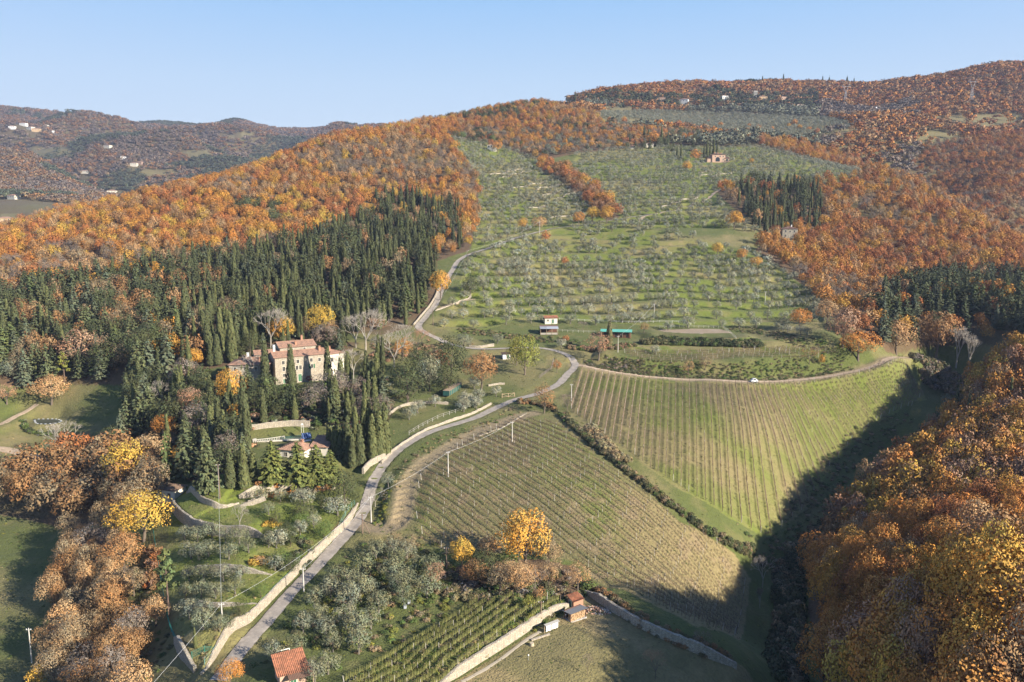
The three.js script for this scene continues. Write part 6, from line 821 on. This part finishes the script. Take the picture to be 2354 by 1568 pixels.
[[1020, 244], [1187, 238], [1322, 234], [1668, 190], [1752, 188], [1873, 187], [1890, 190], [1905, 192], [1932, 190], [1946, 192], [1962, 193], [1985, 192], [2005, 190], [2020, 186], [2048, 182], [2056, 180], [2068, 178], [2100, 172], [2160, 168], [2190, 162], [2225, 152], [2240, 148], [2248, 147], [2258, 147], [2268, 146], [2300, 144], [2312, 143], [2326, 143], [2340, 143], [1830, 187], [1800, 187]].forEach(([u, v], i) => { const p = place(u, v + 6, 1000); plant('cypress', 'darkspire', i, p, 19 + 9 * RT(), `${ORD(i + 1)} from the left of the dark cypresses on the skyline`, 'cypresses on the skyline', { wide: 1.1, turn: i }); });
for (let i = 0; i < 46; i++) { const u = 1330 + RT() * 470, v = 236 + RT() * 22 - (u - 1330) * .01, p = place(u, v, 1300); MASS.cypress.add(KIND.farspire[0][0], WHITE, p, 1.5, 1.3 + RT() * .6, i, HUE.darkspire); }

{ // scattered trees of the upper slopes
  const R = rng(3131);
  for (let i = 0; i < 60; i++) { const t = R(), u = lerp(1330, 2000, t), v = lerp(300, 318, t) + (R() - .5) * 46, p = place(u, v, 900), h = ['orange', 'amber', 'orange', 'tan', 'rust'][Math.floor(R() * 5)]; plant('oakmid', h, i, p, 7 + 5 * R(), `${WORDS[h]} tree scattered among the upper olive groves${u < 1550 ? ', left' : u < 1780 ? ', middle' : ', right'}`, 'autumn trees among the upper olive groves', { turn: i }); }
  for (let i = 0; i < 34; i++) { const u = 1440 + R() * 170, v = 318 + R() * 34 - (u - 1440) * .02, p = place(u, v, 850), k = R() < .5 ? 'holm' : R() < .5 ? 'cedar' : 'cypress', h = k === 'cypress' ? 'darkspire' : R() < .6 ? 'holm' : 'fir'; plant(k, h, i, p, 9 + 6 * R(), `dark ${k === 'holm' ? 'evergreen' : k === 'cedar' ? 'conifer' : 'cypress'} in the garden left of the hilltop farmhouse${u < 1500 ? ', left side' : u < 1560 ? ', middle' : ', right side'}`, 'dark trees left of the hilltop farmhouse', { turn: i, wide: k === 'cypress' ? .9 : .8 }); }
  for (let i = 0; i < 12; i++) { const u = 1040 + i * 17 + R() * 10, v = 318 + R() * 10 + i * 1.2, p = place(u, v, 850), h = R() < .5 ? 'holm' : 'green'; plant('holm', h, i, p, 7 + 4 * R(), `${ORD(i + 1)} from the left of the round evergreens above the left olive slope`, 'round evergreens above the left olive slope', { turn: i }); }
}

// ---------------------------------------------------------------- hedges and thickets
function hedge(name, label, list, wide, tall, hues, gap = .9, category = 'hedge') {
  const line = curve(onGround(list), gap), o = thing(name, label, category, new THREE.Vector3(line[0][0], heightAt(...line[0]), line[0][1])), R = rng(line.length * 13 + 7), sets = BUSH.map(() => []);
  line.forEach(([x, z]) => { for (let k = 0; k < Math.max(2, Math.round(wide / .8)); k++) { const px = x + (R() - .5) * wide, pz = z + (R() - .5) * wide, s = tall * (.5 + .5 * R()) / 1.3; sets[Math.floor(R() * 4)].push([new THREE.Matrix4().compose(new THREE.Vector3(px, heightAt(px, pz) - .15, pz).sub(o.position), new THREE.Quaternion().setFromAxisAngle(new THREE.Vector3(0, 1, 0), R() * 6.28), new THREE.Vector3(s * (.7 + .3 * R()), s, s * (.7 + .3 * R()))), vary(R, HUE[hues[Math.floor(R() * hues.length)]], .15).map(q => q * PIGMENT)]); } });
  sets.forEach((l, k) => { if (!l.length) return; const m = new THREE.InstancedMesh(BUSH[k], WHITE, l.length), c = new THREE.Color(); l.forEach(([t, h], i) => { m.setMatrixAt(i, t); m.setColorAt(i, c.setRGB(...h)); }); m.name = 'foliage'; m.userData.kind = 'stuff'; m.castShadow = m.receiveShadow = true; o.add(m); });
}
hedge('hedgerow', 'long bramble hedge between the two vineyards', [[1292, 955], [1330, 990], [1370, 1025], [1440, 1082], [1540, 1160], [1620, 1218], [1700, 1262], [1745, 1285]], 2.6, 1.7, ['bramble', 'bramble', 'dun', 'holm', 'green'], .7);
hedge('reed_bed', 'strip of tall straw coloured reeds beside the bramble hedge', [[1352, 988], [1375, 1012], [1405, 1042], [1432, 1062]], 3, 2.4, ['straw', 'straw', 'dun'], .8, 'reeds');
hedge('hedgerow', 'shaggy dark hedge in front of the sandy arena', [[1480, 790], [1520, 790], [1580, 792], [1640, 793], [1700, 795], [1750, 795]], 4, 2.6, ['holm', 'green', 'bramble', 'holm']);
hedge('hedgerow', 'brown scrub along the foot of the stable terrace', [[1310, 800], [1350, 805], [1400, 800], [1450, 795]], 4, 1.8, ['bramble', 'dun', 'green', 'pink']);
hedge('hedgerow', 'russet clipped hedge above the garden wall below the pool house', [[590, 1138], [640, 1132], [700, 1127], [765, 1120]], 1.6, 1.8, ['orange', 'rust', 'brown', 'bramble'], .6);
hedge('hedgerow', 'dark scrub along the outside of the shaded stone wall', [[1362, 1350], [1420, 1388], [1500, 1436], [1600, 1484], [1680, 1515]], 2.2, 1.2, ['bramble', 'dun', 'brown']);
hedge('hedgerow', 'dark undergrowth along the shaded stream bank', [[1812, 1560], [1812, 1430], [1818, 1330], [1862, 1265], [1935, 1190], [2005, 1120], [2085, 1050], [2155, 980], [2220, 910]], 6, 3, ['holm', 'bramble', 'dun', 'holm'], 1.6, 'undergrowth');
hedge('hedgerow', 'scrub hedge along the head of the dark valley', [[2110, 830], [2150, 850], [2180, 870], [2200, 900]], 7, 3.2, ['grey', 'dun', 'bramble', 'holm'], 1.4);
hedge('hedgerow', 'bushes below the bend of the lane beside the gate', [[1200, 925], [1240, 930], [1275, 945]], 3.4, 1.6, ['bramble', 'brown', 'dun', 'bramble']);
hedge('hedgerow', 'red creeper over the ground floor of the villa', [[640, 882], [656, 880], [690, 876], [712, 876]], 1.4, 2.8, ['red', 'rust', 'red'], .8, 'creeper');
hedge('hedgerow', 'tall dark shrubs along the front of the villa terrace', [[590, 902], [640, 906], [700, 904], [750, 900], [790, 892]], 3, 3.4, ['holm', 'green', 'holm']);
hedge('hedgerow', 'shrubs around the left garden pool', [[52, 970], [60, 985], [75, 995], [105, 1000], [130, 995]], 1.6, 1.8, ['green', 'holm', 'silver2']);
hedge('hedgerow', 'overgrown edge where the plot meets the bushes', [[1020, 1365], [1080, 1372], [1150, 1375], [1210, 1382]], 4.5, 1.5, ['bramble', 'dun', 'green', 'straw']);
hedge('hedgerow', 'green weeds growing behind the pale stone wall', [[1215, 1435], [1260, 1408], [1300, 1385]], 2.4, 1.1, ['green', 'lime', 'green', 'bramble']);
hedge('hedgerow', 'bright green weeds on the bank right of the junction', [[868, 1205], [878, 1180], [884, 1150], [890, 1130]], 2.4, .8, ['lime', 'green', 'lime']);
hedge('hedgerow', 'golden shrubs in the middle of the garden', [[612, 1210], [625, 1208], [636, 1208]], 2, 1.5, ['yellow', 'gold']);
hedge('hedgerow', 'yellow shrub beside the garden olives', [[590, 1296], [600, 1294]], 2, 1.9, ['gold', 'tan']);
hedge('hedgerow', 'dark shrubs in a line down the middle garden terraces', [[640, 1250], [680, 1238], [700, 1275], [640, 1310]], 3, 1.6, ['holm', 'green', 'silver2', 'bramble'], 1.6);
hedge('hedgerow', 'red bushes along the green mesh fence', [[348, 1262], [352, 1290], [345, 1330], [352, 1350]], 2, 1.8, ['pink', 'rust', 'brown'], 1.4);
{ // rough growth on banks and verges
  const M = new Copies('rough_weeds', 'rough weeds and brambles on the banks and verges', 'weeds'), R = rng(606);
  const scatter = (list, gap, wide, tall, hues, dens = 1) => { for (const [x, z] of curve(onGround(list), gap)) for (let k = 0; k < dens; k++) { const a = R() * 6.28, e = Math.sqrt(R()) * wide, px = x + Math.cos(a) * e, pz = z + Math.sin(a) * e; if (blocked(px, pz) || lineDist(TRACKS[1][0], px, pz) < 2.2) continue; const s = tall * (.5 + .9 * R()); M.add((R() < .5 ? BUSH : TUFT)[Math.floor(R() * 2)], WHITE, [px, heightAt(px, pz) - .1, pz], s * (1 + R() * .5), s, R() * 6.28, vary(R, HUE[hues[Math.floor(R() * hues.length)]], .3).map(q => q * PIGMENT)); } };
  scatter([[1352, 836], [1420, 845], [1550, 856], [1700, 862], [1840, 857], [1940, 842]], .35, 5, .5, ['bramble', 'green', 'bramble', 'bramble', 'dun', 'green'], 4);
  scatter([[1340, 838], [1400, 843], [1480, 850]], .35, 4, .65, ['bramble', 'grey', 'holm', 'bramble'], 4);
  scatter([[890, 1130], [930, 1060], [1000, 1020], [1080, 985], [1160, 955], [1220, 935]], .8, 4, .35, ['bramble', 'dun', 'green', 'straw'], 2);
  scatter([[1060, 762], [1150, 770], [1230, 780], [1320, 785]], .5, 5, .55, ['bramble', 'dun', 'green', 'bramble'], 3);
  scatter([[1690, 755], [1760, 765], [1830, 785], [1880, 790]], .5, 6, .5, ['bramble', 'dun', 'green', 'bramble'], 3);
  scatter([[1750, 1290], [1790, 1260], [1840, 1200], [1900, 1110], [1980, 1020], [2080, 950]], .7, 5, .6, ['bramble', 'green', 'dun'], 2);
  scatter([[1000, 1330], [1040, 1340], [1100, 1345], [1200, 1350], [1300, 1345]], .5, 7, .9, ['bramble', 'dun', 'bramble', 'green', 'grey'], 3);
  scatter([[680, 1470], [760, 1390], [850, 1310], [930, 1300], [900, 1420], [830, 1480]], .5, 12, .55, ['green', 'lime', 'bramble', 'dun'], 4);
  scatter([[380, 870], [450, 900], [520, 960], [600, 1000], [660, 960], [760, 960], [830, 920], [900, 890]], .6, 13, 1, ['holm', 'green', 'bramble', 'silver2', 'pink'], 4);
  scatter([[260, 1040], [330, 1020], [420, 1050], [460, 1080]], .6, 12, 1, ['holm', 'bramble', 'dun'], 4);
  scatter([[850, 800], [920, 820], [980, 800], [1040, 790]], .6, 9, .8, ['bramble', 'pink', 'dun', 'holm'], 3);
  scatter([[480, 1510], [590, 1398], [690, 1300], [790, 1195]], .5, 1.6, .35, ['dun', 'straw', 'bramble'], 2);
  scatter([[330, 1560], [340, 1450], [320, 1330], [310, 1250]], .6, 5, .4, ['green', 'bramble', 'dun'], 2);
  scatter([[20, 1090], [70, 1105], [120, 1115], [60, 1130]], .6, 7, .9, ['pink', 'dun', 'tan', 'bramble'], 3);
  for (const [w, n, tall, hues] of [['plot', 2600, .3, ['green', 'lime', 'bramble', 'straw']], ['lawn', 2600, .09, ['green', 'bramble', 'straw']], ['lower_vines', 6000, .13, ['bramble', 'green', 'straw', 'dun']], ['upper_vines', 9000, .16, ['green', 'bramble', 'lime', 'straw']], ['garden', 2200, .12, ['green', 'lime', 'straw']]]) { const P = AREA[w], b = boxOf(P); for (let i = 0; i < n; i++) { const px = lerp(b[0], b[2], R()), pz = lerp(b[1], b[3], R()); if (!inside(P, px, pz)) continue; const s = tall * (.5 + R()); M.add(TUFT[i % 2], WHITE, [px, heightAt(px, pz) - .03, pz], s * (1.2 + R()), s, R() * 6.28, vary(R, HUE[hues[Math.floor(R() * hues.length)]], .3).map(q => q * PIGMENT)); } }
  for (let i = 0; i < 26000; i++) { const d = 120 + 480 * R() ** .8, s = (R() - .5) * 1.4, px = s * d, pz = -d, h = heightAt(px, pz), [u, v] = seen(px, h, d); if (!inFrame(u, v, 10) || woodAt(u, v, d) || lineDist(LANE, px, pz) < 2.6 || ['lower_vines', 'upper_vines', 'lawn', 'arena', 'plot'].some(n => fieldOf(n, px, pz)) || lineDist(TRACKS[1][0], px, pz) < 2.4) continue; const g = groveAt(u, v, d) >= 0, e = (g ? .22 : .17) * (.4 + 1.2 * R() ** 2); M.add(TUFT[i % 2], WHITE, [px, h - .03, pz], e * (1.3 + R()), e, R() * 6.28, vary(R, HUE[['green', 'bramble', 'lime', 'straw', 'green'][Math.floor(R() * 5)]], .3).map(q => q * PIGMENT)); }
  console.log('weeds', M.close());
}
growFarHills(); plantOlives(); share('oak', 290); share('cypress', 190); share('fir', 140);
for (const m of Object.values(MASS)) console.log(m.o.name, m.close());
renderer.render(scene, camera);
